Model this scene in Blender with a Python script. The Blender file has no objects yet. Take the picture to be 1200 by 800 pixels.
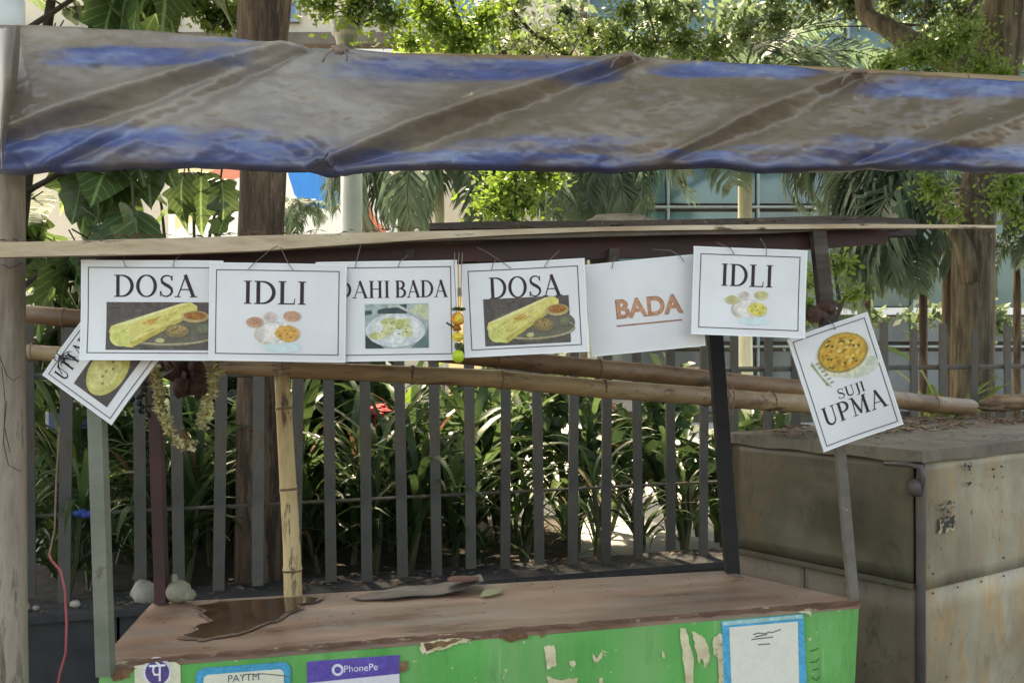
import bpy, math, random
import numpy as np
from mathutils import Vector, Matrix, noise as mnoise
R = math.radians
rnd = random.Random(7)
sc = bpy.context.scene
COL = sc.collection

# ---------------------------------------------------------------- camera, sky, sun, exposure
F = 1150.0                                    # focal length in photo pixels (1200 wide)
EYE = 1.5
cam_d = bpy.data.cameras.new("camera"); cam = bpy.data.objects.new("camera", cam_d); COL.objects.link(cam)
cam.location = (0, 0, EYE); cam.rotation_euler = (R(90), 0, 0)
cam_d.sensor_width = 36; cam_d.lens = F / 1200 * 36; cam_d.clip_start = 0.05; cam_d.clip_end = 3000
sc.camera = cam
SUN_EL, SUN_AZ = R(58), R(-28)                # azimuth from +Y towards +X: the sun stands behind the trees
w = bpy.data.worlds.new("World"); sc.world = w; w.use_nodes = True
nt = w.node_tree
sky = nt.nodes.new("ShaderNodeTexSky"); sky.sky_type = 'NISHITA'; sky.sun_disc = False
sky.sun_elevation = SUN_EL; sky.sun_rotation = SUN_AZ; sky.air_density = 1.0; sky.dust_density = 3.0; sky.ozone_density = 1.0
nt.links.new(sky.outputs[0], nt.nodes["Background"].inputs[0]); nt.nodes["Background"].inputs[1].default_value = 0.15
sl = bpy.data.lights.new("sun", 'SUN'); sl.energy = 4.0; sl.angle = R(2.5); sl.color = (1, 0.95, 0.87)
so = bpy.data.objects.new("sun", sl); COL.objects.link(so)
sd = Vector((math.sin(SUN_AZ) * math.cos(SUN_EL), math.cos(SUN_AZ) * math.cos(SUN_EL), math.sin(SUN_EL)))
so.rotation_euler = sd.to_track_quat('Z', 'Y').to_euler(); so.location = sd * 30
sc.view_settings.view_transform = 'Standard'; sc.view_settings.look = 'None'
sc.view_settings.exposure = 2.2; sc.view_settings.use_white_balance = True; sc.view_settings.white_balance_temperature = 9100; sc.view_settings.white_balance_tint = 8; sc.view_settings.gamma = 1.0; sc.view_settings.use_curve_mapping = False
sc.cycles.max_bounces = 8; sc.cycles.transparent_max_bounces = 8

# ---------------------------------------------------------------- helpers
def P(px, py, d):
    """the place seen at photo pixel (px, py) at distance d"""
    return Vector(((px - 600) / F * d, d, EYE - (py - 400) / F * d))

def srgb(r, g, b):
    f = lambda c: ((c / 255 + 0.055) / 1.055) ** 2.4 if c > 10 else c / 255 / 12.92
    return (f(r), f(g), f(b))

class MB:
    """collects faces of one mesh object"""
    def __init__(s): s.v = []; s.f = []; s.m = []; s.cur = 0
    def add(s, vs, fs):
        b = len(s.v); s.v.extend([tuple(p) for p in vs])
        for f in fs: s.f.append(tuple(b + i for i in f)); s.m.append(s.cur)
    def quad(s, a, b, c, d): s.add([a, b, c, d], [(0, 1, 2, 3)])
    def poly(s, pts): s.add(pts, [tuple(range(len(pts)))])
    def box8(s, p):
        s.add(p, [(0, 3, 2, 1), (4, 5, 6, 7), (0, 1, 5, 4), (1, 2, 6, 5), (2, 3, 7, 6), (3, 0, 4, 7)])
    def box(s, c, sx, sy, sz):
        x, y, z = c; a, b, h = sx / 2, sy / 2, sz / 2
        s.box8([(x - a, y - b, z - h), (x + a, y - b, z - h), (x + a, y + b, z - h), (x - a, y + b, z - h),
                (x - a, y - b, z + h), (x + a, y - b, z + h), (x + a, y + b, z + h), (x - a, y + b, z + h)])
    def bar(s, p, q, wx, wy):
        """box bar from p to q, wx across (in the view's horizontal), wy the other way"""
        p, q = Vector(p), Vector(q); d = (q - p).normalized()
        ref = Vector((0, 1, 0)) if abs(d.y) < .9 else Vector((0, 0, 1))
        a = d.cross(ref).normalized(); b = d.cross(a).normalized()
        a, b = a * wx / 2, b * wy / 2
        s.box8([p - a - b, p + a - b, p + a + b, p - a + b, q - a - b, q + a - b, q + a + b, q - a + b])
    def tube(s, pts, rads, n=8, cap=True):
        pts = [Vector(p) for p in pts]
        if not hasattr(rads, '__len__'): rads = [rads] * len(pts)
        vs = []; prev = None
        for i, p in enumerate(pts):
            d = (pts[min(i + 1, len(pts) - 1)] - pts[max(i - 1, 0)]).normalized()
            if prev is None:
                a = d.orthogonal().normalized()
            else:
                a = (prev - d * prev.dot(d)).normalized()
            prev = a; b = d.cross(a)
            for k in range(n):
                t = 2 * math.pi * k / n
                vs.append(p + (a * math.cos(t) + b * math.sin(t)) * rads[i])
        fs = []
        for i in range(len(pts) - 1):
            for k in range(n):
                fs.append((i * n + k, i * n + (k + 1) % n, (i + 1) * n + (k + 1) % n, (i + 1) * n + k))
        if cap:
            fs.append(tuple(reversed(range(n)))); e = (len(pts) - 1) * n; fs.append(tuple(e + k for k in range(n)))
        s.add(vs, fs)
    def ball(s, c, r, nu=10, nv=7, jit=0.0, sc3=(1, 1, 1), seed=0):
        q = random.Random(seed); vs = []; fs = []; c = Vector(c)
        for j in range(1, nv):
            th = math.pi * j / nv
            for i in range(nu):
                ph = 2 * math.pi * i / nu; k = r * (1 + q.uniform(-jit, jit))
                vs.append(c + Vector((math.sin(th) * math.cos(ph) * k * sc3[0], math.sin(th) * math.sin(ph) * k * sc3[1], math.cos(th) * k * sc3[2])))
        t = len(vs); vs += [c + Vector((0, 0, r * sc3[2])), c - Vector((0, 0, r * sc3[2]))]
        for j in range(nv - 2):
            for i in range(nu):
                fs.append((j * nu + i, (j + 1) * nu + i, (j + 1) * nu + (i + 1) % nu, j * nu + (i + 1) % nu))
        for i in range(nu):
            fs.append((t, i, (i + 1) % nu)); fs.append((t + 1, (nv - 2) * nu + (i + 1) % nu, (nv - 2) * nu + i))
        s.add(vs, fs)
    def mesh(s, name, mats, smooth=False):
        me = bpy.data.meshes.new(name); me.from_pydata(s.v, [], s.f)
        if not isinstance(mats, (list, tuple)): mats = [mats]
        for m in mats: me.materials.append(m)
        if any(s.m): me.polygons.foreach_set("material_index", s.m)
        if smooth: me.polygons.foreach_set("use_smooth", [True] * len(s.f))
        me.update(); return me

def link(name, me, parent=None):
    o = bpy.data.objects.new(name, me); COL.objects.link(o)
    if parent is not None:
        o.parent = parent
    return o
def tag(o, label=None, cat=None, group=None, kind=None):
    if label: o['label'] = label
    if cat: o['category'] = cat
    if group: o['group'] = group
    if kind: o['kind'] = kind
    return o
def thing(name, loc, label, cat, group=None):
    o = bpy.data.objects.new(name, None); COL.objects.link(o); o.location = loc; o.empty_display_size = .05
    return tag(o, label, cat, group)
def part(name, mb, mats, root, smooth=False, label=None, kind=None):
    """a part whose mesh is given in world coordinates, under an unrotated root"""
    o = link(name, mb.mesh(name, mats, smooth), root)
    if root.parent is None: o.location = -root.location
    return tag(o, label, None, None, kind)
def lpart(name, mb, mats, root, smooth=False, label=None):
    """a part whose mesh is given in the root's own coordinates"""
    return tag(link(name, mb.mesh(name, mats, smooth), root), label)

# ---------------------------------------------------------------- materials
def new_mat(name):
    m = bpy.data.materials.new(name); m.use_nodes = True; n = m.node_tree
    return m, n, n.nodes["Principled BSDF"]
def ramp(n, fac, stops):
    r = n.nodes.new("ShaderNodeValToRGB"); e = r.color_ramp.elements
    while len(e) < len(stops): e.new(0.5)
    for k, (p, c) in enumerate(stops):
        e[k].position = p; e[k].color = (*c[:3], 1)
    n.links.new(fac, r.inputs[0]); return r.outputs[0]
def noise(n, scale, detail=5, rough=.6, stretch=None, coord='Object', dist=0.0):
    tc = n.nodes.new("ShaderNodeTexCoord"); mp = n.nodes.new("ShaderNodeMapping")
    if stretch: mp.inputs['Scale'].default_value = stretch
    n.links.new(tc.outputs[coord], mp.inputs[0])
    t = n.nodes.new("ShaderNodeTexNoise"); t.inputs['Scale'].default_value = scale; t.inputs['Detail'].default_value = detail
    t.inputs['Roughness'].default_value = rough; t.inputs['Distortion'].default_value = dist
    n.links.new(mp.outputs[0], t.inputs[0]); return t.outputs[0]
def mix(n, fac, a, b, mode='MIX'):
    x = n.nodes.new("ShaderNodeMix"); x.data_type = 'RGBA'; x.blend_type = mode
    for s, v in ((x.inputs[0], fac), (x.inputs[6], a), (x.inputs[7], b)):
        if hasattr(v, 'links'): n.links.new(v, s)
        elif hasattr(v, '__len__'): s.default_value = (*v[:3], 1)
        else: s.default_value = v
    return x.outputs[2]
def bump(n, bs, h, strength=.3, dist=.01):
    b = n.nodes.new("ShaderNodeBump"); b.inputs['Strength'].default_value = strength; b.inputs['Distance'].default_value = dist
    n.links.new(h, b.inputs['Height']); n.links.new(b.outputs[0], bs.inputs['Normal'])
def surf(name, cols, scale=6, rough=.75, stretch=None, stain=None, stain_scale=2.0, stain_at=(.52, .68), bmp=.25, bdist=.005, metal=0.0, detail=6, rough_var=None, dist=0.0, rand=0.0):
    """base colour from a noise through a ramp, an optional second colour in patches, fine relief"""
    m, n, bs = new_mat(name)
    f = noise(n, scale, detail, .62, stretch, dist=dist)
    k = len(cols)
    c = ramp(n, f, [(.37 + .27 * i / max(k - 1, 1), cols[i]) for i in range(k)])
    if stain:
        g = noise(n, stain_scale, 6, .7, stretch)
        c = mix(n, ramp(n, g, [(stain_at[0], (0, 0, 0)), (stain_at[1], (1, 1, 1))]), c, stain)
    if rand:
        oi = n.nodes.new("ShaderNodeObjectInfo"); h = n.nodes.new("ShaderNodeHueSaturation")
        mr = n.nodes.new("ShaderNodeMapRange"); mr.inputs[3].default_value = 1 - rand; mr.inputs[4].default_value = 1 + rand
        n.links.new(oi.outputs['Random'], mr.inputs[0]); n.links.new(mr.outputs[0], h.inputs['Value']); n.links.new(c, h.inputs['Color']); c = h.outputs[0]
    n.links.new(c, bs.inputs['Base Color'])
    bs.inputs['Metallic'].default_value = metal; bs.inputs['Roughness'].default_value = rough
    if rough_var:
        n.links.new(ramp(n, f, [(.3, (rough_var[0],) * 3), (.7, (rough_var[1],) * 3)]), bs.inputs['Roughness'])
    if bmp: bump(n, bs, f, bmp, bdist)
    return m
_pc = {}
def ink(r, g, b, var=.16, rough=.45):
    """printed colour (given as sRGB bytes), slightly mottled"""
    k = (r, g, b, var)
    if k not in _pc:
        c = srgb(r, g, b)
        _pc[k] = surf("print_%d_%d_%d" % (r, g, b), [[x * (1 - var) for x in c], [min(1, x * (1 + var)) for x in c]], 140, rough, bmp=0, stain=[x * (1 - 1.6 * var) for x in c], stain_scale=45, stain_at=(.45, .65))
        _pc[k].node_tree.nodes["Principled BSDF"].inputs['Specular IOR Level'].default_value = .25
    return _pc[k]
def leaf_mat(name, c1, c2, trans=.35, rough=.45, rand=.35, hue=.03, veins=False):
    m, n, bs = new_mat(name)
    oi = n.nodes.new("ShaderNodeObjectInfo")
    f = noise(n, 9, 3)
    c = mix(n, f, c1, c2)
    if veins:
        tc = n.nodes.new("ShaderNodeTexCoord"); sx = n.nodes.new("ShaderNodeSeparateXYZ"); n.links.new(tc.outputs['Object'], sx.inputs[0])
        def mth(op, a, b=None):
            q = n.nodes.new("ShaderNodeMath"); q.operation = op
            for i_, v in enumerate((a, b)):
                if v is None: continue
                if hasattr(v, 'links'): n.links.new(v, q.inputs[i_])
                else: q.inputs[i_].default_value = v
            return q.outputs[0]
        ax = mth('ABSOLUTE', sx.outputs[0]); rib = ramp(n, ax, [(.006, (1, 1, 1)), (.03, (0, 0, 0))])
        sd = ramp(n, mth('SINE', mth('MULTIPLY', mth('SUBTRACT', sx.outputs[1], mth('MULTIPLY', ax, .8)), 48)), [(.86, (0, 0, 0)), (1.0, (.5, .5, .5))])
        both = mix(n, 1.0, rib, sd, 'ADD'); c = mix(n, both, c, [min(1, k * 2.4 + .02) for k in c2])
        bump(n, bs, both, .5, .01)
    h = n.nodes.new("ShaderNodeHueSaturation")
    mr = n.nodes.new("ShaderNodeMapRange"); mr.inputs[3].default_value = 1 - rand; mr.inputs[4].default_value = 1 + rand
    n.links.new(oi.outputs['Random'], mr.inputs[0]); n.links.new(mr.outputs[0], h.inputs['Value']); n.links.new(c, h.inputs['Color'])
    n.links.new(h.outputs[0], bs.inputs['Base Color']); bs.inputs['Roughness'].default_value = rough
    tr = n.nodes.new("ShaderNodeBsdfTranslucent")
    h2 = n.nodes.new("ShaderNodeHueSaturation"); h2.inputs['Hue'].default_value = .5 - hue; h2.inputs['Saturation'].default_value = 1.1; h2.inputs['Value'].default_value = 1.9
    n.links.new(h.outputs[0], h2.inputs['Color']); n.links.new(h2.outputs[0], tr.inputs[0])
    ms = n.nodes.new("ShaderNodeMixShader"); ms.inputs[0].default_value = trans
    n.links.new(bs.outputs[0], ms.inputs[1]); n.links.new(tr.outputs[0], ms.inputs[2])
    n.links.new(ms.outputs[0], n.nodes["Material Output"].inputs[0])
    return m

M = {}
M['asphalt'] = surf("asphalt", [(.04, .04, .042), (.07, .068, .065)], 40, .9)
M['pave'] = surf("pale_paving", [(.36, .35, .325), (.47, .46, .43)], 5, .85, stain=(.4, .39, .37), stain_at=(.6, .75))
M['post_wood'] = surf("weathered_pole", [(.17, .125, .09), (.3, .235, .175), (.42, .35, .27)], 11, .85, (1.4, 1.4, .22), stain=(.12, .088, .065), stain_scale=11, stain_at=(.54, .62), bmp=.4)
M['skylight_tint'] = surf("skylight_tinted", [(.6, .62, .6), (.7, .71, .69)], 8, .6, stain=(.4, .4, .36), stain_at=(.62, .75), bmp=.05)  # white that stands for sky light on the pole top
M['ply_edge'] = surf("pale_timber", [(.42, .3, .19), (.57, .44, .3), (.68, .55, .4)], 7, .85, (.5, 3, 3), stain=(.09, .06, .04), stain_scale=14, stain_at=(.58, .66), bmp=.4)
M['dark_timber'] = surf("dark_timber", [(.045, .032, .026), (.085, .06, .048)], 8, .8, (.4, 3, 3), stain=(.13, .1, .08), stain_scale=6, bmp=.3)
M['roof_top'] = surf("dirty_board", [(.1, .078, .06), (.17, .135, .105)], 6, .9, stain=(.05, .04, .03), bmp=.4)
M['maroon'] = surf("maroon_paint", [(.032, .012, .011), (.065, .018, .017)], 9, .6, stain=(.03, .015, .013), stain_at=(.55, .7), bmp=.15)
M['black_iron'] = surf("black_iron", [(.006, .006, .006), (.012, .011, .01)], 14, .75, bmp=.2)
M['grey_iron'] = surf("grey_green_paint", [(.13, .14, .1), (.2, .2, .15)], 12, .65, stain=(.1, .07, .05), stain_scale=12, stain_at=(.6, .7), bmp=.15)
M['grey_post'] = surf("worn_grey_paint", [(.11, .092, .075), (.18, .155, .13)], 14, .65, stain=(.4, .38, .34), stain_scale=22, stain_at=(.64, .68), bmp=.2)
M['counter'] = surf("brown_counter", [(.17, .085, .055), (.27, .155, .105), (.37, .25, .18)], 3.5, .5, (.6, 2.4, 1), stain=(.24, .2, .17), stain_scale=5, stain_at=(.45, .68), bmp=.12, rough_var=(.22, .5))
M['counter_edge'] = surf("chipped_edge", [(.11, .05, .032), (.19, .1, .065)], 18, .85, (1, 1, 3), stain=(.42, .34, .23), stain_scale=22, stain_at=(.58, .64), bmp=.5)
def green_mat():
    m, n, bs = new_mat("green_paint")
    c = ramp(n, noise(n, 3, 6), [(.3, srgb(70, 150, 72)), (.5, srgb(84, 170, 84)), (.7, srgb(106, 184, 100))])
    c = mix(n, ramp(n, noise(n, 2.2, 5, .6, (3.5, 1, .35)), [(.46, (0, 0, 0)), (.66, (.7, .7, .7))]), c, srgb(128, 176, 112))
    c = mix(n, ramp(n, noise(n, 5, 7, .75, (2.4, 1, .5)), [(.54, (0, 0, 0)), (.68, (.6, .6, .6))]), c, srgb(66, 120, 58))
    c = mix(n, ramp(n, noise(n, 60, 5, .6, (3, 1, .12)), [(.62, (0, 0, 0)), (.7, (.5, .5, .5))]), c, srgb(160, 186, 140))
    sp = ramp(n, noise(n, 55, 3, .5), [(.69, (0, 0, 0)), (.72, (1, 1, 1))])
    c = mix(n, sp, c, srgb(190, 190, 150))
    dk = ramp(n, noise(n, 26, 6, .7, (1, 1, .5)), [(.66, (0, 0, 0)), (.7, (.8, .8, .8))])
    c = mix(n, dk, c, srgb(90, 80, 52))
    n.links.new(c, bs.inputs['Base Color']); bs.inputs['Roughness'].default_value = .5
    bump(n, bs, noise(n, 30, 6), .2, .003); return m
M['green'] = green_mat()
M['peel'] = surf("bare_cream_undercoat", [srgb(196, 180, 140), srgb(226, 214, 178)], 20, .8, stain=srgb(150, 120, 80), stain_scale=30, stain_at=(.6, .66), bmp=.2)
M['peel_brown'] = surf("bare_brown_board", [srgb(104, 72, 48), srgb(140, 104, 74)], 30, .85, bmp=.3)
M['card'] = surf("laminated_card", [(.68, .655, .67), (.79, .775, .78)], 3.5, .26, bmp=.12, bdist=.012)
M['card_edge'] = surf("laminate_edge", [(.8, .8, .8), (.85, .85, .85)], 5, .3, bmp=0)
M['letter'] = ink(62, 46, 50, .2)
M['line'] = ink(92, 84, 88, .1)
M['wire'] = surf("thin_wire", [(.1, .09, .085), (.2, .18, .17)], 20, .5, bmp=0)
def bamboo(name, a, b, c):
    return surf(name, [a, b, c], 5, .5, (.25, 2.5, 2.5), stain=(.1, .06, .035), stain_scale=9, stain_at=(.55, .64), bmp=.2, rand=.1)
M['bamboo'] = bamboo("dry_bamboo", (.26, .155, .075), (.38, .25, .13), (.46, .33, .19))
M['bamboo_brown'] = bamboo("brown_bamboo", (.15, .08, .04), (.23, .13, .065), (.3, .18, .095))
M['bamboo_yellow'] = surf("yellow_bamboo", [(.34, .22, .09), (.48, .34, .16), (.56, .42, .22)], 6, .5, (2.5, 2.5, .4), stain=(.1, .055, .03), stain_scale=16, stain_at=(.53, .6), bmp=.2)
M['node'] = surf("bamboo_node", [(.09, .055, .03), (.2, .13, .07)], 20, .7, bmp=.2)
M['picket'] = surf("grey_picket", [(.06, .055, .048), (.115, .105, .09)], 9, .7, (1, 1, .4), stain=(.085, .055, .036), stain_scale=9, stain_at=(.5, .6), bmp=.25, rand=.28)
M['plinth'] = surf("charcoal_plinth", [(.028, .028, .03), (.05, .048, .047)], 6, .85, stain=(.012, .01, .01), stain_at=(.6, .68), bmp=.2)
M['bark'] = surf("bark", [(.075, .047, .03), (.14, .092, .06), (.2, .14, .095)], 12, .95, (2.2, 2.2, .3), stain=(.055, .036, .024), stain_scale=8, stain_at=(.5, .58), bmp=1.0, bdist=.03)
M['bark_tan'] = surf("tan_bark", [(.075, .058, .036), (.13, .1, .065), (.19, .145, .095)], 11, .95, (2.2, 2.2, .3), stain=(.06, .046, .028), stain_scale=6, stain_at=(.5, .58), bmp=1.0, bdist=.03)
M['lamp_metal'] = surf("lamp_post_paint", [(.46, .47, .44), (.54, .55, .52)], 4, .55, stain=(.36, .37, .34), bmp=.03)
M['lamp_cap'] = surf("lamp_cap_metal", [(.2, .2, .17), (.3, .29, .25)], 6, .5, bmp=.05)
M['palm_trunk'] = surf("palm_trunk", [(.42, .44, .34), (.55, .56, .45)], 5, .7, (1, 1, .3), stain=(.3, .3, .2), bmp=.05)
M['cream'] = surf("cream_wall", [(.56, .49, .38), (.66, .585, .47)], .5, .85, stain=(.48, .42, .33), bmp=.03)
M['yellow_wall'] = surf("pale_yellow_wall", [(.72, .56, .3), (.8, .64, .37)], .7, .85, bmp=.03)
M['white_wall'] = surf("white_wall", [(.74, .75, .76), (.8, .8, .8)], .8, .8, bmp=.03)
M['ledge'] = surf("dark_ledge", [(.09, .075, .06), (.13, .11, .09)], 2, .8, bmp=.1)
M['alu'] = surf("mullion_metal", [(.2, .25, .26), (.27, .32, .33)], 3, .4, metal=.4, bmp=0)
def glass_mat(name, a, b, rough=.06):
    m, n, bs = new_mat(name)
    c = ramp(n, noise(n, .55, 4, .6, (1, 1, .7), dist=1.2), [(.35, a), (.6, b)])
    n.links.new(c, bs.inputs['Base Color']); bs.inputs['Roughness'].default_value = rough; bs.inputs['Specular IOR Level'].default_value = .8
    bump(n, bs, noise(n, .9, 2), .06, .05); return m
M['teal'] = glass_mat("teal_glass", (.018, .06, .075), (.05, .13, .15))
M['blue_glass'] = glass_mat("blue_glass", (.06, .13, .25), (.12, .22, .38))
M['grey_glass'] = glass_mat("grey_glass", (.07, .09, .105), (.15, .18, .2))
M['board_white'] = surf("white_hoarding", [(.84, .86, .88), (.88, .89, .9)], 1, .5, bmp=0)
M['board_blue'] = surf("blue_print", [(.02, .2, .75), (.02, .3, .85)], .8, .45, bmp=0)
M['board_red'] = surf("salmon_print", [(.68, .2, .13), (.75, .28, .2)], 1, .5, bmp=0)
M['board_cream'] = surf("cream_print", [(.75, .66, .38), (.78, .7, .45)], 1, .5, bmp=0)
M['stone'] = surf("pale_stone", [(.24, .21, .17), (.42, .38, .32)], 12, .85, stain=(.16, .13, .1), bmp=.3)
M['coconut'] = surf("old_coconut", [(.22, .2, .15), (.34, .31, .25)], 9, .8, stain=(.15, .15, .08), bmp=.35)
M['cable'] = surf("red_cable", [(.4, .055, .07), (.5, .1, .12)], 9, .45, bmp=0)
M['cord'] = surf("brown_cord", [(.2, .13, .1), (.28, .2, .16)], 20, .8, bmp=.1)
M['blue_cloth'] = surf("blue_cloth", [(.012, .035, .18), (.02, .06, .27)], 12, .7, bmp=.2)
M['petal'] = surf("dried_petal", [(.42, .37, .15), (.56, .5, .26), (.62, .56, .36)], 30, .8, bmp=.1, rand=.2)
M['husk'] = surf("brown_husk", [(.045, .022, .016), (.1, .05, .036)], 14, .85, bmp=.5)
M['marigold'] = surf("orange_marigold", [(.72, .2, .03), (.8, .34, .04)], 40, .8, bmp=.5, bdist=.004)
M['yellow_flower'] = surf("yellow_flower", [(.75, .5, .03), (.82, .62, .1)], 40, .8, bmp=.4, bdist=.003)
M['lime'] = surf("green_lime", [(.42, .55, .02), (.55, .68, .05)], 20, .4, bmp=.1)
M['chilli'] = surf("dark_chilli", [(.03, .05, .012), (.06, .08, .02)], 20, .5, bmp=0)
M['litter'] = surf("dry_leaf_litter", [(.11, .068, .04), (.2, .13, .08), (.28, .2, .13)], 14, .9, bmp=.2, rand=.3)
M['wet'] = surf("wet_patch", [(.045, .024, .014), (.1, .056, .032)], 14, .08, bmp=.02)
M['wet'].node_tree.nodes["Principled BSDF"].inputs['Specular IOR Level'].default_value = .4
M['tin'] = surf("dull_tin", [(.06, .05, .045), (.1, .08, .07)], 7, .5, stain=(.12, .06, .04), bmp=.2)
def rust_mat(name, cols, dirt, rust, seed=0.0, rough=.55, metal=.25, streak=.5):
    m, n, bs = new_mat(name)
    c = ramp(n, noise(n, 3.2, 7, .65, (1, 1, .55)), [(.3, cols[0]), (.5, cols[1]), (.68, cols[2])])
    st = noise(n, 7 + seed, 6, .7, (1.3, 1.3, .38), dist=.5)
    c = mix(n, ramp(n, st, [(.48, (0, 0, 0)), (.66, (streak,) * 3)]), c, rust)
    st2 = noise(n, 11 + seed, 7, .75, (1.2, 1.2, .6), dist=1.0)
    c = mix(n, ramp(n, st2, [(.54, (0, 0, 0)), (.68, (.75,) * 3)]), c, dirt)
    bl = noise(n, 1.9 + seed * .1, 5, .7)
    c = mix(n, ramp(n, bl, [(.52, (0, 0, 0)), (.7, (.7,) * 3)]), c, dirt)
    sp = noise(n, 38, 4, .6)
    c = mix(n, ramp(n, sp, [(.68, (0, 0, 0)), (.71, (1, 1, 1))]), c, (.03, .024, .02))
    n.links.new(c, bs.inputs['Base Color']); bs.inputs['Roughness'].default_value = rough; bs.inputs['Metallic'].default_value = metal
    bump(n, bs, noise(n, 2.2, 4), .35, .03); return m
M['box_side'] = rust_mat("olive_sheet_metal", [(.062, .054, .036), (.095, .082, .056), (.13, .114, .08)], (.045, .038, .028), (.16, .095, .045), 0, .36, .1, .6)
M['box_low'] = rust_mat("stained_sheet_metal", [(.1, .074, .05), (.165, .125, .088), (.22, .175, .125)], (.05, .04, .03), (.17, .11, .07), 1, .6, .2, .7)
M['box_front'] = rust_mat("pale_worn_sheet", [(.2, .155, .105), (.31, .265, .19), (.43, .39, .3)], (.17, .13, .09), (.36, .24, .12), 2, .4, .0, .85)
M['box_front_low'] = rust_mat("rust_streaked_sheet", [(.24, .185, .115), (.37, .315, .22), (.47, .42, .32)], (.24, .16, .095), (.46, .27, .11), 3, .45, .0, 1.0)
M['box_lid'] = rust_mat("dusty_lid", [(.13, .11, .08), (.19, .165, .125), (.25, .22, .175)], (.08, .06, .045), (.12, .09, .06), 4, .75, .1)
M['paper'] = surf("torn_paper", [srgb(150, 132, 106), srgb(196, 182, 150)], 40, .8, stain=(.04, .035, .03), stain_scale=45, stain_at=(.46, .5), bmp=.2)

M['leaf_broad'] = leaf_mat("broad_leaf", (.045, .088, .03), (.075, .125, .05), .35, .34, .5, .03, True)
M['leaf_strap'] = leaf_mat("strap_leaf", (.036, .075, .03), (.065, .115, .045), .3, .38, .45)
M['leaf_bright'] = leaf_mat("bright_leaf", (.07, .13, .026), (.12, .185, .045), .42, .5, .35, .015)
M['leaf_palm'] = leaf_mat("palm_leaf", (.07, .115, .07), (.12, .17, .115), .36, .45, .3, .01)
M['leaf_crown'] = leaf_mat("crown_leaf", (.05, .09, .024), (.09, .14, .04), .42, .5, .2, .015)
M['leaf_crown_dark'] = leaf_mat("dark_crown_leaf", (.045, .08, .028), (.08, .12, .04), .42, .5, .2)
M['stem'] = surf("green_stem", [(.06, .07, .03), (.1, .1, .05)], 9, .7, bmp=.1)
M['twig'] = surf("twig", [(.04, .03, .022), (.08, .06, .045)], 9, .9, bmp=.2)
M['red_flower'] = surf("red_blossom", [(.5, .02, .03), (.6, .06, .06)], 20, .7, bmp=.1)

# ---------------------------------------------------------------- setting: ground and court
g = MB(); g.quad((-900, -900, 0), (900, -900, 0), (900, 900, 0), (-900, 900, 0))
tag(link('ground', g.mesh('ground', M['asphalt'])), kind='structure')
FX = lambda x: 4.55 + .33 * x                 # the fence line: y as a function of x
c_ = MB()
a, b = (-14, FX(-14) + .12), (22, FX(22) + .12)
c_.box8([(a[0], a[1], -.1), (b[0], b[1], -.1), (22, 60, -.1), (-14, 60, -.1), (a[0], a[1], .34), (b[0], b[1], .34), (22, 60, .34), (-14, 60, .34)])
tag(link('paved_court', c_.mesh('paved_court', M['pave'])), kind='structure')

M['soil'] = surf("planting_soil", [(.035, .026, .02), (.07, .052, .038)], 14, .95, bmp=.6, bdist=.02)
c_ = MB(); n = 30
for i in range(n):
    x0, x1 = -6 + 6.3 * i / n, -6 + 6.3 * (i + 1) / n; za, zb = .385 + .02 * mnoise.noise(Vector((x0 * 4, 0, 0))), .385 + .02 * mnoise.noise(Vector((x1 * 4, 0, 0)))
    c_.quad((x0, FX(x0) + .13, .39), (x1, FX(x1) + .13, .39), (x1, FX(x1) + 1.0, zb), (x0, FX(x0) + 1.0, za)); c_.quad((x0, FX(x0) + 1.0, za), (x1, FX(x1) + 1.0, zb), (x1, FX(x1) + 1.9, .345), (x0, FX(x0) + 1.9, .345))
tag(link('planting_bed', c_.mesh('planting_bed', M['soil'])), kind='structure')

# ---------------------------------------------------------------- buildings beyond the court
def window_part(root, x0, x1, z0, z1, y, glass, frame=.07):
    f = MB(); f.cur = 0
    for (p, q) in (((x0, z0), (x1, z0 + frame)), ((x0, z1 - frame), (x1, z1)), ((x0, z0 + frame), (x0 + frame, z1 - frame)), ((x1 - frame, z0 + frame), (x1, z1 - frame))):
        f.box(((p[0] + q[0]) / 2, y - .06, (p[1] + q[1]) / 2), q[0] - p[0], .12, q[1] - p[1])
    fo = part('window', f, M['alu'], root)
    gl = MB(); gl.box(((x0 + x1) / 2, y - .03, (z0 + z1) / 2), x1 - x0 - 2 * frame, .02, z1 - z0 - 2 * frame)
    part('pane', gl, glass, fo)
# cream building, its long band of wall over a dark ledge
YB = 19.0
X = lambda px, d=YB: (px - 600) / F * d
Z = lambda py, d=YB: EYE - (py - 400) / F * d
r = thing('cream_building', (X(400), YB, .34), 'cream walled building with a dark ledge seen behind the street tree crowns', 'building')
mb = MB(); mb.box((X(480), YB + 3, (.34 + 10) / 2), X(1130) - X(-170), 6, 10 - .34); part('wall', mb, M['cream'], r)
mb = MB(); mb.box((X(480), YB - .25, Z(54)), X(1120) - X(-160), .5, .22); part('ledge', mb, M['ledge'], r)
for px in (160, 300, 440, 520, 700, 800):
    window_part(r, X(px), X(px + 52), Z(28), Z(-60), YB, M['blue_glass'])
for px in (-60, 60, 180, 330, 460):
    mb = MB(); mb.box((X(px), YB - .012, Z(120)), .03, .03, 3.4); part('joint_strip', mb, M['ledge'], r)
for px in (460, 540):
    window_part(r, X(px), X(px + 40), Z(190), Z(80), YB, M['grey_glass'])
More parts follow.
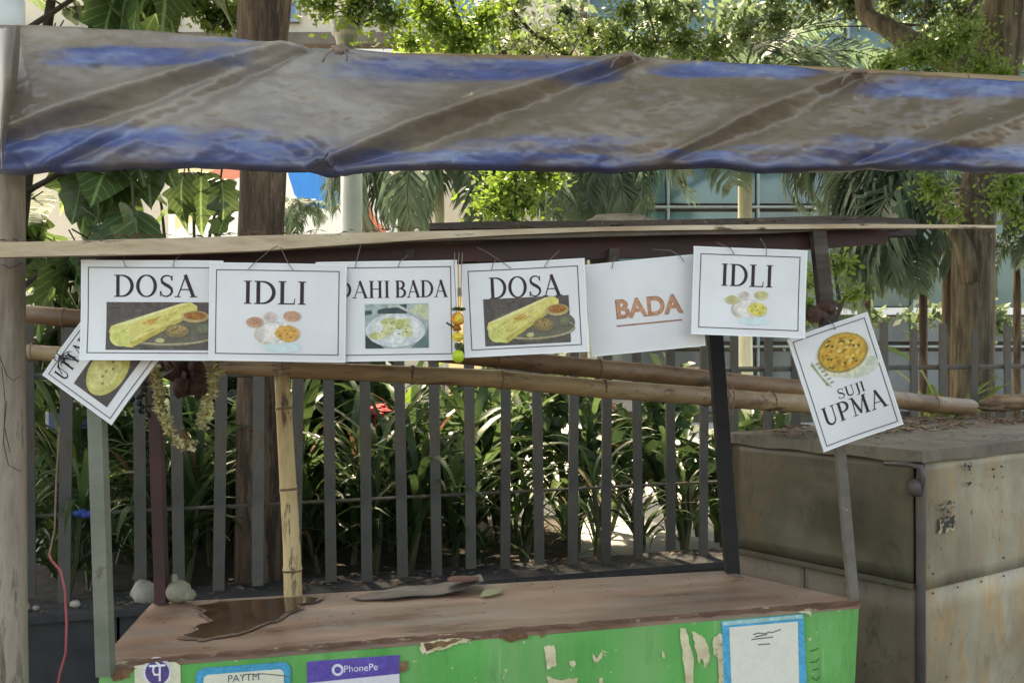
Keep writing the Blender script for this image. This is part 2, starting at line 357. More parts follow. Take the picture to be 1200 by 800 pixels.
# pale yellow gatehouse low behind the hedge
YG = 12.0
r = thing('gatehouse', (X(565, YG), YG, .34), 'small pale yellow gatehouse showing between the grey fence pickets', 'building')
mb = MB(); mb.box((X(566, YG), YG + .6, 1.2), X(606, YG) - X(526, YG), 1.2, 1.72); part('wall', mb, M['yellow_wall'], r)
mb = MB(); mb.box((X(566, YG), YG + .55, 2.1), X(620, YG) - X(512, YG), 1.5, .09); part('roof', mb, M['ledge'], r)
mb = MB(); mb.box((X(592, YG), YG - .02, 1.05), .2, .05, 1.4); part('door', mb, M['board_cream'], r)
# glass fronted building
YT = 14.0
XT = lambda px: X(px, YT); ZT = lambda py: Z(py, YT)
r = thing('glass_building', (XT(1000), YT, .34), 'glass fronted building with teal panes and thin metal mullions', 'building')
edges = [690, 783, 888, 993, 1070, 1150, 1240, 1340]
rows = [(.5, 1.36), (1.5, 1.86), (2.0, 3.35), (3.47, 4.9), (5.02, 6.4)]
mb = MB(); mb.box((XT(1015), YT + 2.6, 3.5), XT(1350) - XT(680), 5, 6.6); part('wall', mb, M['ledge'], r)
for i in range(len(edges) - 1):
    for j, (z0, z1) in enumerate(rows):
        mb = MB(); mb.box(((XT(edges[i]) + XT(edges[i + 1])) / 2, YT + .04, (z0 + z1) / 2), XT(edges[i + 1]) - XT(edges[i]) - .07, .03, z1 - z0)
        part('pane', mb, M['grey_glass'] if j < 2 else M['teal'], r)
for e in edges:
    mb = MB(); mb.box((XT(e), YT + .02, 3.45), .035, .14, 6.2); part('mullion', mb, M['alu'], r)
for z in (1.43, 1.93, 3.41, 4.96):
    mb = MB(); mb.box((XT(1015), YT - .02, z), XT(1340) - XT(690), .12, .03 if z != 1.93 else .1)
    part('transom', mb, M['white_wall'] if z == 1.93 else M['alu'], r)
# printed hoarding
YH = 11.0
r = thing('printed_hoarding', (X(350, YH), YH, .34), 'white printed hoarding with a blue lobe and salmon swoosh on posts', 'hoarding')
mb = MB(); mb.box((X(335, YH), YH + .03, Z(170, YH)), X(470, YH) - X(195, YH), .06, Z(60, YH) - Z(285, YH)); part('board', mb, M['board_white'], r)
for px in (215, 330, 452):
    mb = MB(); mb.box((X(px, YH), YH + .1, 1.4), .08, .08, 2.2); part('post', mb, M['lamp_metal'], r)
def board_print(pts, m, k):
    q = MB(); q.poly([(X(x, YH), YH - .001 - k * .001, Z(y, YH)) for x, y in pts]); part('print', q, m, r)
board_print([(338, 150), (338, 205), (345, 228), (356, 240), (372, 245), (390, 243), (398, 235), (400, 222), (400, 150)], M['board_blue'], 1)
board_print([(205, 120), (285, 120), (285, 190), (262, 240), (205, 270)], M['board_cream'], 1)
board_print([(240, 203), (262, 196), (285, 180), (285, 207), (262, 214), (242, 218)], M['board_red'], 2)
board_print([(424, 190), (427, 215), (433, 240), (441, 258), (452, 268), (452, 274), (424, 274)], M['board_red'], 1)
# small white annexe seen high between the crowns
r = thing('white_annexe', (X(790, 24), 24, .34), 'white upper storey with blue windows beyond the cream building', 'building')
mb = MB(); mb.box((X(790, 24), 25.8, 7.2), X(990, 24) - X(590, 24), 1.6, 9); part('wall', mb, M['white_wall'], r)
for px in (610, 690, 770, 850):
    window_part(r, X(px, 24.9), X(px + 45, 24.9), Z(36, 24.9), Z(-50, 24.9), 24.99, M['blue_glass'])

# ---------------------------------------------------------------- fence and plinth
r = thing('plinth_wall', (0, FX(0), 0), 'low charcoal plinth wall carrying the grey picket fence', 'wall')
mb = MB(); a, b = -12, 14
n_ = Vector((-.33, 1, 0)).normalized() * .12
for x0 in np.arange(a, b, 1.3):
    x1 = x0 + 1.29
    p, q = Vector((x0, FX(x0), 0)), Vector((x1, FX(x1), 0)); up = Vector((0, 0, .41))
    mb.box8([p - n_, q - n_, q + n_, p + n_, p - n_ + up, q - n_ + up, q + n_ + up, p + n_ + up])
part('plinth_body', mb, M['plinth'], r)
mb = MB()
p, q = Vector((a, FX(a), .41)), Vector((b, FX(b), .41)); n2 = n_ * 1.2; up = Vector((0, 0, .03))
mb.box8([p - n2, q - n2, q + n2, p + n2, p - n2 + up, q - n2 + up, q + n2 + up, p + n2 + up]); part('coping', mb, M['plinth'], r)
fence = thing('picket_fence', (0, FX(0), .44), 'dark grey flat picket fence standing on the charcoal plinth', 'fence')
pk = MB(); pk.box((0, 0, .56), .047, .012, 1.12)
pk_me = pk.mesh('picket', M['picket']); ang = math.atan(.33)
def fence_x(px): k = (px - 600) / F; return 4.55 * k / (1 - .33 * k)
xs = []; x = fence_x(-40)
while x < fence_x(1300):
    xs.append(x); x += .158
pix = [35, 75, 165, 210, 256, 302, 346, 388, 430, 472, 512, 552, 592, 632, 671, 710, 748, 786, 824, 860, 897, 933, 968, 1003, 1038, 1072, 1104, 1139, 1182, 1222, 1262]
xs = [fence_x(p) for p in [-90, -48, -6] + pix]
xs += [xs[-1] + .17 * k for k in range(1, 20)]; xs = [xs[0] - .158 * k for k in range(20, 0, -1)] + xs
for x in xs:
    o = link('picket', pk_me, fence)
    o.location = Vector((x, FX(x), .44 + rnd.uniform(-.01, .045))) - fence.location
    o.rotation_euler = (rnd.uniform(-.018, .018), rnd.uniform(-.016, .016), ang + rnd.uniform(-.15, .15))
for z, rr in ((.8, .008), (1.36, .014)):
    mb = MB(); k = Vector((.33 * .02, .02, 0))
    mb.tube([Vector((x, FX(x) + .022, z)) for x in np.linspace(xs[0], xs[-1], 30)], rr, 6); part('rail', mb, M['picket'], fence)

# ---------------------------------------------------------------- foliage meshes
def broad_leaf_mesh(seed):
    q = random.Random(seed); mb = MB(); n = 9; L = 1.0; W = q.uniform(.3, .42); vs = []
    droop = q.uniform(.15, .5); fold = q.uniform(.15, .4)
    for i in range(n):
        t = i / (n - 1)
        wd = W * (math.sin(math.pi * min(1, t ** .75)) ** .8) * (1 + .13 * math.sin(t * 22 + seed)) + .004
        y0 = t * L; z0 = -droop * t * t
        for s in (-1, -.5, 0, .5, 1):
            vs.append((s * wd, y0 - .1 * abs(s) * (1 - t), z0 + fold * abs(s) * wd - .12 * s * s * wd + .03 * math.sin(9 * t + 3 * s + seed)))
    fs = [(i * 5 + k, i * 5 + k + 1, (i + 1) * 5 + k + 1, (i + 1) * 5 + k) for i in range(n - 1) for k in range(4)]
    mb.add(vs, fs)
    mb.cur = 1; mb.tube([(0, -.45, .06), (0, -.2, .02), (0, .02, -.01)], .013, 4)
    return mb.mesh('leaf', [M['leaf_broad'], M['stem']], True)
def lobed_leaf_mesh(seed):
    q = random.Random(seed); mb = MB(); pts = []
    for (x, y) in ((0, -.02), (.16, -.1), (.34, .02), (.3, .2), (.5, .34), (.34, .46), (.36, .7), (.17, .72), (0, 1.05)):
        pts.append((x * q.uniform(.9, 1.15), y))
    ctl = pts; pts = []
    for i in range(len(ctl) - 1):
        p0, p1, p2, p3 = ctl[max(i - 1, 0)], ctl[i], ctl[i + 1], ctl[min(i + 2, len(ctl) - 1)]
        for k in range(3):
            t = k / 3; pts.append(tuple(max(0, .5 * (2 * b + (c - a) * t + (2 * a - 5 * b + 4 * c - d_) * t * t + (3 * b - a - 3 * c + d_) * t ** 3)) if j == 0 else .5 * (2 * b + (c - a) * t + (2 * a - 5 * b + 4 * c - d_) * t * t + (3 * b - a - 3 * c + d_) * t ** 3) for j, (a, b, c, d_) in enumerate(zip(p0, p1, p2, p3))))
    pts.append(ctl[-1])
    fold = q.uniform(.1, .35); droop = q.uniform(.2, .5)
    vs = []
    for (x, y) in pts:
        for s in (-1, -.5, 0, .5, 1):
            xx = s * x; yy = y if abs(s) == 1 else (y * .5 + .5 * (y if x < .01 else (.0 + y)))
            vs.append((xx, yy, fold * abs(xx) - droop * yy * yy - .15 * xx * xx + q.uniform(-.01, .01)))
    fs = [(i * 5 + k, i * 5 + k + 1, (i + 1) * 5 + k + 1, (i + 1) * 5 + k) for i in range(len(pts) - 1) for k in range(4)]
    mb.add(vs, fs); mb.cur = 1; mb.tube([(0, -.5, .06), (0, -.2, .02), (0, 0, 0)], .013, 4)
    return mb.mesh('leaf', [M['leaf_broad'], M['stem']], True)
def strap_leaf_mesh(seed, mat, L=1.0, W=.04):
    q = random.Random(seed); mb = MB(); n = 8; vs = []
    el = q.uniform(R(50), R(82)); bend = q.uniform(R(50), R(130)); p = Vector((0, 0, 0)); tw = q.uniform(-.5, .5)
    for i in range(n + 1):
        t = i / n; a = el - bend * t ** 1.6
        wd = W * (.55 + .9 * t if t < .5 else 1.0) * (1 - max(0, (t - .45) / .55) ** 1.7) + .0008
        side = Vector((math.cos(tw * t), 0, math.sin(tw * t)))
        for s in (-1, 0, 1): vs.append(p + side * (s * wd) + Vector((0, 0, .35 * abs(s) * wd)))
        p = p + Vector((0, math.cos(a), math.sin(a))) * (L / n)
    fs = [(i * 3 + k, i * 3 + k + 1, (i + 1) * 3 + k + 1, (i + 1) * 3 + k) for i in range(n) for k in range(2)]
    mb.add(vs, fs); return mb.mesh('leaf', mat, True)
def frond_mesh(seed, n=34, spread=1.0, droop=1.2):
    """a feather palm frond one unit long, out along +Y, arching down"""
    q = random.Random(seed); mb = MB(); p = Vector((0, 0, 0)); a = R(35); pts = []; k = 24
    for i in range(k + 1):
        pts.append(p.copy()); a -= droop / k * (0.6 + 1.0 * i / k); p = p + Vector((0, math.cos(a), math.sin(a))) / k
    mb.cur = 1; mb.tube(pts, [.016 * (1 - .85 * i / k) for i in range(k + 1)], 5); mb.cur = 0
    for j in range(n):
        t = .12 + .88 * j / (n - 1); f = t * k; i = min(int(f), k - 1); c = pts[i].lerp(pts[i + 1], f - i)
        fw = (pts[min(i + 1, k)] - pts[i]).normalized()
        ll = .36 * math.sin(math.pi * (.12 + .8 * t)) ** .7 * q.uniform(.85, 1.12)
        for s in (-1, 1):
            d = (Vector((s * .8, 0, 0)) * spread + fw * q.uniform(.5, .8) + Vector((0, 0, q.uniform(-.1, .25)))).normalized()
            e1 = c + d * ll * .55; e2 = e1 + (d * .6 + Vector((0, 0, -.9 * q.uniform(.7, 1.2)))).normalized() * ll * .5
            wv = fw.cross(d).cross(d).normalized() * .0135
            mb.add([c - wv * .4, c + wv * .4, e1 + wv, e1 - wv, e2], [(0, 1, 2, 3), (3, 2, 4)])
    return mb.mesh('frond', [M['leaf_palm'], M['stem']])
BROAD = [broad_leaf_mesh(i) for i in range(4)] + [lobed_leaf_mesh(i) for i in range(3)]
STRAP = [strap_leaf_mesh(i, M['leaf_strap'], 1, .031) for i in range(6)]
M['leaf_dead'] = leaf_mat("dead_leaf", (.16, .1, .05), (.26, .18, .09), .2, .8, .3)
STRAP += [strap_leaf_mesh(41, M['leaf_dead'], .9, .022)]
STRAPB = [strap_leaf_mesh(i + 20, M['leaf_bright'], 1, .05) for i in range(4)]
FROND = [frond_mesh(i, 38, q, d) for i, (q, d) in enumerate(((1, 1.3), (.8, 2.0), (.9, 2.6), (.6, 2.3)))]

def place(name, me, root, pos, rz, rx=0., ry=0., s=1.0):
    o = link(name, me, root); o.location = Vector(pos) - root.location; o.rotation_mode = 'XYZ'
    o.rotation_euler = (rx, ry, rz); o.scale = (s, s, s) if not hasattr(s, '__len__') else s; return o

# strap-leaved plants behind the fence
GS = 'strap leaved plants growing behind the picket fence'
MARKS = [(35, 'the wooden pole'), (70, 'the tilted sign'), (110, 'the grey green front post'), (150, 'the dried spray'), (188, 'the maroon post'), (222, 'the dried garland'), (262, 'the first IDLI sign'), (338, 'the yellow bamboo prop'), (380, 'the far edge of the first IDLI sign'), (412, 'the pale lamp post'), (440, 'the red blossom'), (480, 'the curd dumpling print'), (537, 'the lemon charm'),
         (566, 'the pale yellow gatehouse'), (612, 'the second DOSA sign'), (662, 'the yellow green shrub'), (694, 'the small hanging palm'), (752, 'the BADA sign'), (800, 'the overlap of the BADA sign'), (843, 'the black iron post'), (880, 'the second IDLI sign'), (925, 'the near corner of the tilted UPMA sign'), (965, 'the UPMA bowl print'), (1010, 'the locker lid')]
seen_ = {}
def near(px, row):
    x, m_ = min(MARKS, key=lambda k: abs(k[0] - px)); k_ = (m_, row)
    if k_ in seen_: return None
    seen_[k_] = 1; return m_
def strap_plant(px, d, h, n, meshes, group, lab, name='strap_plant', gz=.34):
    base = Vector(((px - 600) / F * d, d, gz)); root = thing(name, base, lab, 'plant', group)
    st = MB(); k = rnd.choice((1, 2, 3)); tops = []
    for i in range(k):
        tp = base + Vector((rnd.uniform(-.12, .12), rnd.uniform(-.1, .1), h * rnd.uniform(.3, .6))); tops.append(tp)
        st.tube([base, base.lerp(tp, .5) + Vector((.02, 0, 0)), tp], [.016, .014, .01], 5)
    part('stem', st, M['stem'], root)
    for i in range(n):
        tp = tops[i % k]; t = rnd.uniform(.15, 1)
        place('leaf', (rnd.choice(meshes[:-1]) if rnd.random() < .95 else meshes[-1]), root, base.lerp(tp, t), rnd.uniform(0, 6.28), rnd.uniform(-.3, .3), rnd.uniform(-.2, .2), h * rnd.uniform(.4, .72))
    return root
for k, (px, m_) in enumerate(MARKS):
    base_d = FX(fence_x(px)) + rnd.uniform(.25, .6); base_d += .45 if 262 <= px <= 338 else 0; h = rnd.uniform(.8, 1.15) if px < 560 else rnd.uniform(.45, .85)
    strap_plant(px + rnd.uniform(-8, 8), base_d, h, 34 if px < 560 else 27, STRAP, GS, 'dark strap leaved plant behind the fence below ' + m_)
for (px, m_) in ((50, 'the wooden pole'), (95, 'the tilted sign'), (138, 'the grey green front post'), (170, 'the dried spray'), (205, 'the maroon post'), (245, 'the dried garland'), (285, 'the brown street trunk'), (358, 'the yellow bamboo prop'), (395, 'the pale lamp post'), (455, 'the red blossom'), (500, 'the curd dumpling print'), (545, 'the lemon charm'), (590, 'the pale yellow gatehouse'), (630, 'the second DOSA sign'), (675, 'the small hanging palm'), (715, 'the yellow green shrub'), (745, 'the BADA sign'), (785, 'the overlap of the BADA sign'), (825, 'the black iron post'), (862, 'the second IDLI sign')):
    d = FX(fence_x(px)) + rnd.uniform(.7, 1.3)
    strap_plant(px + rnd.uniform(-8, 8), d, rnd.uniform(1.0, 1.3) if px < 560 else rnd.uniform(.8, 1.1), 30, STRAP, GS, 'taller strap leaved plant further back below ' + m_)
for (px, dd, h, lab) in ((662, .9, .95, 'bright yellow green shrub lit behind the long bamboo poles'), (600, 1.3, .9, 'yellow green shrub against the pale yellow gatehouse'),
                         (528, .6, .55, 'small light green plant low between the pickets'), (840, .8, .8, 'light green shrub beside the black iron post'), (60, .7, .9, 'light green shrub below the tilted sign'), (455, 1.2, 1.15, 'light green shrub under the sign for curd dumplings'), (1085, .35, 1.45, 'slim green plant behind the fence beside the tan trunk')):
    strap_plant(px, FX(fence_x(px)) + dd, h, 20, STRAPB, 'light green shrubs behind the fence', lab, 'bright_shrub')
# broad leaved tree behind the fence, at the pole's side
root = thing('broad_leaf_tree', (-2.75, 5.2, .34), 'broad leaved tree with large dark lobed leaves beside the wooden pole', 'tree')
tb = MB(); tips = []
tb.tube([(-2.75, 5.2, .34), (-2.7, 5.2, 1.4), (-2.6, 5.25, 2.4), (-2.45, 5.3, 3.6)], [.06, .05, .04, .02], 7); part('trunk', tb, M['twig'], root)
for k in range(16):
    z = .9 + k * .17; a = k * 2.4; e = Vector((-2.6 + .75 * math.cos(a), 5.2 + .4 * math.sin(a), z + .35))
    bm_ = MB(); s0 = Vector((-2.65, 5.22, z)); bm_.tube([s0, s0.lerp(e, .5) + Vector((0, 0, .05)), e], [.018, .013, .006], 5); part('branch', bm_, M['twig'], root); tips.append((s0, e))
for k in range(250):
    s0, e = tips[k % len(tips)]; p = s0.lerp(e, rnd.uniform(.4, 1.15))
    place('leaf', rnd.choice(BROAD), root, p, rnd.uniform(0, 6.28), rnd.uniform(-1.3, -.1), rnd.uniform(-.4, .4), rnd.uniform(.26, .46))
root = thing('young_tree', (P(228, 400, 5.6).x, 5.6, .34), 'young tree with thin stems and a few big light leaves', 'tree')
tb = MB(); b0 = root.location.copy()
for (px, py, qx, qy) in ((195, 300, 178, 185), (240, 300, 262, 185), (228, 300, 220, 190)):
    tb.tube([b0, P(px, 420, 5.6), P(px, py, 5.6), P((px + qx) / 2 + 3, (py + qy) / 2, 5.6), P(qx, qy, 5.6)], [.02, .014, .01, .008, .005], 5)
part('stem', tb, M['twig'], root)
for (px, py, s, rz, rx) in ((236, 225, .3, 3.3, -1.2), (215, 225, .28, 2.7, -1.25), (260, 232, .24, 3.6, -1.0), (150, 225, .26, 3.0, -1.1), (205, 262, .2, 1.8, -.6), (268, 268, .2, 2.6, -.8), (190, 60, .35, 3.2, -1.2), (150, 20, .33, 2.6, -1.1), (205, 80, .4, 3.1, -1.2)):
    o = place('leaf', BROAD[4 + rnd.randrange(3)], root, P(px, py - 18, 5.6 + rnd.uniform(-.1, .1)), rz, rx, 0, s)
# yellow-green creeper leaves above the centre, twiggy stems
# palms
def palm(name, px, d, pyc, fr, lab, rad=.06, mat='palm_trunk', group='feather palms beyond the fence'):
    base = Vector(((px - 600) / F * d, d, .34)); top = P(px, pyc, d); root = thing(name, base, lab, 'palm', group)
    tb = MB(); tb.tube([base, base.lerp(top, .4), base.lerp(top, .8), top], [rad * 1.25, rad, rad * .95, rad * .6], 10); part('trunk', tb, M[mat], root, True)
    for (rz, L, v, tilt) in [(a_ + rnd.uniform(-14, 14) * k_, b_ * (1 + rnd.uniform(-.18, .1) * k_), c_, d_ + rnd.uniform(-9, 9) * k_) for a_, b_, c_, d_ in fr for k_ in ((0, 1) if px not in (346, 873, 1192) else (0,))]:
        place('frond', FROND[v], root, top + Vector((0, 0, rnd.uniform(-.1, .05))), R(rz), R(tilt), rnd.uniform(-.2, .2), L)
    return root
palm('feather_palm', 515, 8.4, 168, [(70, 1.3, 1, -5), (100, 1.3, 1, -15), (135, 1.1, 2, -10), (-80, 1.3, 1, -12), (-110, 1.1, 1, -15), (-150, 1.0, 2, -15), (180, 1.0, 2, -10), (165, 1.2, 3, -25), (85, 1.2, 2, 5), (-95, 1.1, 2, 0), (125, 1.3, 3, -20), (-128, 1.2, 3, -25), (-60, 1.1, 1, 10), (95, 1.2, 3, -30), (-80, 1.2, 3, -30), (60, 1.5, 0, 25), (-70, 1.5, 0, 30), (20, 1.3, 0, 35)],
     'feather palm with grey green drooping fronds beside the pale lamp post', .045)
palm('feather_palm', 694, 7.6, 178, [(100, .85, 3, -20), (140, .85, 3, -25), (175, .8, 3, -25), (-160, .8, 3, -25), (-120, .85, 3, -30), (60, .8, 3, -15), (-60, .8, 3, -15), (160, .75, 2, -35), (-175, .75, 2, -35), (0, .8, 3, 10), (-100, .75, 3, -10), (90, .8, 3, -40), (-90, .8, 3, -40), (120, .7, 2, -35), (-140, .7, 2, -40), (-20, .8, 3, -20)],
     'small palm whose dark fronds hang straight down before the teal glass', .035)
palm('feather_palm', 873, 8.8, 138, [(75, 1.3, 1, -5), (110, 1.3, 2, -8), (-70, 1.4, 1, -5), (-100, 1.3, 2, -10), (-130, 1.1, 2, -15), (150, 1.1, 2, -15), (85, 1.2, 2, -20), (-80, 1.5, 2, -12), (-110, 1.2, 3, -15), (70, 1.4, 0, 35), (-50, 1.5, 0, 32), (-85, 1.5, 0, 25), (85, 1.3, 0, 40), (0, 1.4, 0, 45), (-75, 1.4, 0, 45), (-60, 1.5, 1, 40), (100, 1.3, 1, 40), (180, 1.2, 1, 40), (-140, 1.3, 1, 35), (-30, 1.4, 1, 50)],
     'feather palm with a smooth pale green trunk standing before the glass building', .066)
palm('feather_palm', 1112, 7.4, 222, [(84, 1.0, 1, -8), (102, 1.2, 2, -8), (75, 1.0, 1, 15), (120, 1.25, 2, -8), (-90, .8, 2, 0), (-110, 1.1, 3, -10), (-70, .9, 1, 5), (95, 1.25, 3, -12), (88, 1.15, 2, 8), (150, 1.1, 3, -15), (-140, 1.1, 3, -15), (85, 1.0, 0, 25), (110, 1.3, 3, -25), (80, 1.2, 2, 20), (-100, 1.2, 3, -20), (-80, 1.0, 2, 10)],
     'feather palm with long arching fronds beside the tan tree trunk', .05, 'bark_tan')
palm('feather_palm', 1015, 8.6, 165, [(75, 1.1, 2, -5), (110, 1.0, 3, -10), (-70, 1.1, 2, -5), (-100, 1.1, 3, -10), (-130, 1.0, 3, -15), (150, 1.0, 3, -15), (90, .9, 3, -25), (-85, .9, 3, -25), (180, .9, 3, -20), (60, 1.2, 0, 30), (-50, 1.2, 0, 30)],
     'feather palm hidden behind the tarpaulin except for its hanging frond tips', .04, 'bark')
palm('feather_palm', 338, 8.8, 246, [(-85, .42, 2, 0), (85, .4, 2, 0), (-120, .42, 1, 0), (180, .4, 2, 0), (-60, .4, 1, 10), (-100, .42, 0, 0), (-150, .45, 3, 0), (60, .5, 0, 20)],
     'small blue green palm before the blue print of the hoarding', .035, 'bark')

palm('low_palm', 1082, 7.1, 292, [(84, .75, 1, 15), (98, .8, 1, 5), (110, .8, 2, 5), (75, .7, 1, 30), (95, .85, 2, -10), (125, .7, 2, 0), (-90, .6, 2, 10), (150, .6, 2, 0), (88, .8, 3, -20)],
     'low young palm whose spiky fronds droop towards the tilted portrait sign', .03, 'bark')
palm('low_palm', 1192, 7.6, 290, [(84, .5, 2, 5), (98, .6, 2, 5), (160, .5, 2, 5), (-90, .8, 2, 10), (-120, .8, 2, 0), (180, .6, 3, -10), (120, .6, 3, -10), (60, .5, 1, 20)],
     'low young palm at the picture edge beyond the tan street trunk', .03, 'bark')

# street trees with real crowns: many leaf faces scattered along their branches
def leaf_cloud(centres, n, size, seed, flat=.6, soft=False):
    """n small bent leaves round the given (centre, radius) clumps"""
    g = np.random.default_rng(seed); cs = np.array([c[:3] for c in centres]); rs = np.array([c[3] for c in centres])
    wgt = rs ** 2.2; idx = g.choice(len(cs), n, p=wgt / wgt.sum())
    v = g.normal(size=(n, 3)); v /= np.linalg.norm(v, axis=1)[:, None]
    pos = cs[idx] + v * (rs[idx] * (np.abs(g.normal(size=n)) * .75 if soft else g.random(n) ** .45))[:, None] * np.array([1, 1, flat])
    d = g.normal(size=(n, 3)); d[:, 2] -= .3; d /= np.linalg.norm(d, axis=1)[:, None]
    u = np.cross(d, g.normal(size=(n, 3))); u /= np.linalg.norm(u, axis=1)[:, None]
    s = size * (.6 + .8 * g.random(n))[:, None]
    vs = np.stack([pos, pos + d * s * .5 + u * s * .26, pos + d * s, pos + d * s * .5 - u * s * .26], 1).reshape(-1, 3)
    me = bpy.data.meshes.new('foliage'); me.vertices.add(4 * n); me.vertices.foreach_set('co', vs.ravel())
    me.loops.add(4 * n); me.loops.foreach_set('vertex_index', np.arange(4 * n)); me.polygons.add(n)
    me.polygons.foreach_set('loop_start', np.arange(n) * 4); me.polygons.foreach_set('loop_total', np.full(n, 4)); me.update(calc_edges=True)
    return me
def street_tree(name, trunk_pts, rads, bark, limbs, clumps, n, size, leafm, lab, seed):
    base = Vector(trunk_pts[0]); root = thing(name, base, lab, 'tree')
    tb = MB(); pts = []; rr = []
    for i in range(len(trunk_pts) - 1):
        for k in range(6):
            t = k / 6; p = Vector(trunk_pts[i]).lerp(Vector(trunk_pts[i + 1]), t)
            pts.append(p + Vector((mnoise.noise(p * 2.1), mnoise.noise(p * 2.3 + Vector((5, 0, 0))), 0)) * .02); rr.append((rads[i] * (1 - t) + rads[i + 1] * t) * (1 + .06 * mnoise.noise(p * 5)))
    pts.append(Vector(trunk_pts[-1])); rr.append(rads[-1])
    tb.tube(pts, rr, 16); part('trunk', tb, bark, root, True)
    for (ps, r0, r1) in limbs:
        lb = MB(); lb.tube(ps, [r0 + (r1 - r0) * i / (len(ps) - 1) for i in range(len(ps))], 8); part('limb', lb, bark, root, True)
    for m_, cl, nn, sz in ((leafm, clumps, n, size),):
        me = leaf_cloud(cl, nn, sz, seed); me.materials.append(m_); o = link('foliage', me, root); o.location = -root.location; o['kind'] = 'stuff'
    return root
T1 = [(P(308, 0, 4.42).x, 4.42, .3), (P(305, 0, 4.42).x, 4.42, 1.7), (P(306, 0, 4.42).x, 4.42, 2.3), (P(311, 0, 4.42).x, 4.42, 3.1), (P(322, 0, 4.42).x, 4.45, 4.6)]
def clump_set(cx, cy, cz, rx, ry, rz, n, r0, r1, seed):
    q = random.Random(seed); out = []
    for i in range(n):
        a = q.uniform(0, 6.283); k = q.random() ** .5
        out.append((cx + rx * k * math.cos(a), cy + ry * k * math.sin(a), cz + q.uniform(-rz, rz), q.uniform(r0, r1)))
    return out
c1 = clump_set(-1.9, 4.2, 6.0, 3.6, 3.0, .7, 95, .5, .9, 3)
t1 = Vector(T1[-1])
street_tree('street_tree', T1, [.115, .1, .1, .118, .1], M['bark'],
    [([t1 - Vector((0, 0, .5)), Vector((-3.2, 4.2, 4.9)), Vector((-4.4, 3.2, 5.2))], .09, .03), ([t1, Vector((-.6, 3.6, 5.0)), Vector((.2, 2.6, 5.3))], .09, .03), ([t1, Vector((-1.2, 6.0, 5.1)), Vector((-1.1, 7.0, 5.3))], .08, .03), ([t1 - Vector((0, 0, .3)), Vector((-2, 3.2, 4.8)), Vector((-2.4, 1.6, 5.2))], .08, .03)],
    c1, 62000, .135, M['leaf_crown_dark'], 'street tree with a straight brown trunk behind the yellow bamboo prop', 11)
T2 = [(P(1136, 0, 6.5).x, 6.5, .3), (P(1140, 0, 6.5).x, 6.5, 1.6), (P(1144, 0, 6.5).x, 6.5, 2.4), (P(1176, 0, 6.5).x, 6.5, 3.5), (P(1200, 0, 6.5).x, 6.4, 4.6)]
c2 = clump_set(2.4, 5.6, 6.1, 3.8, 3.2, .7, 95, .5, .9, 5)
t2 = Vector(T2[-1])
street_tree('street_tree', T2, [.15, .135, .125, .15, .13], M['bark_tan'],
    [([P(1176, 100, 6.5), P(1120, 75, 6.6), P(1060, 45, 6.7), P(1015, 18, 6.9), P(1000, -60, 7)], .1, .05), ([P(1140, 330, 6.42), P(1128, 285, 6.42), P(1108, 250, 6.45), P(1096, 215, 6.5)], .07, .03), ([t2, Vector((2.2, 4.6, 5.2)), Vector((1.0, 3.4, 5.4))], .09, .03), ([t2, Vector((4.6, 6.6, 5.3)), Vector((5.4, 6.8, 5.5))], .08, .03)],
    c2, 62000, .135, M['leaf_crown_dark'], 'leaning street tree with a thick tan trunk behind the locker', 12)
# third tree, out of view, added so its crown shades the stall
c3 = clump_set(.4, 1.0, 5.8, 4.0, 2.6, .5, 52, .5, .85, 8)
street_tree('street_tree', [(3.6, -.6, 0), (3.5, -.5, 2), (3.2, -.3, 4), (2.6, 0, 5.2)], [.2, .17, .14, .08], M['bark'],
    [([(3.3, -.35, 3.6), (1.6, .6, 4.9), (-.6, .9, 5.6)], .1, .03), ([(3.2, -.3, 4), (3.9, .9, 5.2), (4.0, 1.6, 5.8)], .08, .03)],
    c3, 30000, .14, M['leaf_crown_dark'], 'unseen street tree added on the pavement to shade the stall', 14)
# hanging sprays of small leaves in front of the buildings, each a bough of its own
def bough(name, stem, clumps, n, size, m, lab, seed, group='leafy boughs hanging over the tarpaulin'):
    root = thing(name, stem[0], lab, 'branch', group)
    sb = MB(); k = len(stem); sb.tube(stem, [.022 * (1 - .75 * i / (k - 1)) for i in range(k)], 6); part('stem', sb, M['twig'], root)
    for cx_, cy_, cz_, r_ in clumps:
        e_ = Vector((cx_, cy_, cz_)); b_ = min([Vector(p) for p in stem], key=lambda p: (p - e_).length); tw_ = MB(); tw_.tube([b_, b_.lerp(e_, .5) + Vector((0, .02, .03)), e_ + Vector((0, 0, -r_ * .6))], [.008, .005, .002], 5); part('twig', tw_, M['twig'], root)
    me = leaf_cloud(clumps, int(n * 2.6), size * .6, seed, .9, True); me.materials.append(m); o = link('foliage', me, root); o.location = -root.location; o['kind'] = 'stuff'
def clp(lst, d, r): return [(*P(x, y, d), rr / F * d) for x, y, rr in lst]
bough('leafy_bough', [P(255, -120, 5.6), P(235, -30, 5.6), P(250, 30, 5.6)], clp([(225, 5, 22), (262, 12, 24), (246, 26, 16), (268, 30, 12), (215, -20, 30)], 5.6, 0), 620, .075, M['leaf_bright'], 'bright bough hanging between the big leaves and the brown trunk', 21)
bough('leafy_bough', [P(430, -140, 6.2), P(440, -30, 6.2), P(420, 30, 6.2)], clp([(380, 5, 22), (420, 8, 34), (455, 20, 24), (360, -10, 25), (440, -20, 40)], 6.2, 0), 900, .08, M['leaf_bright'], 'bright bough hanging above the pale lamp post', 22)
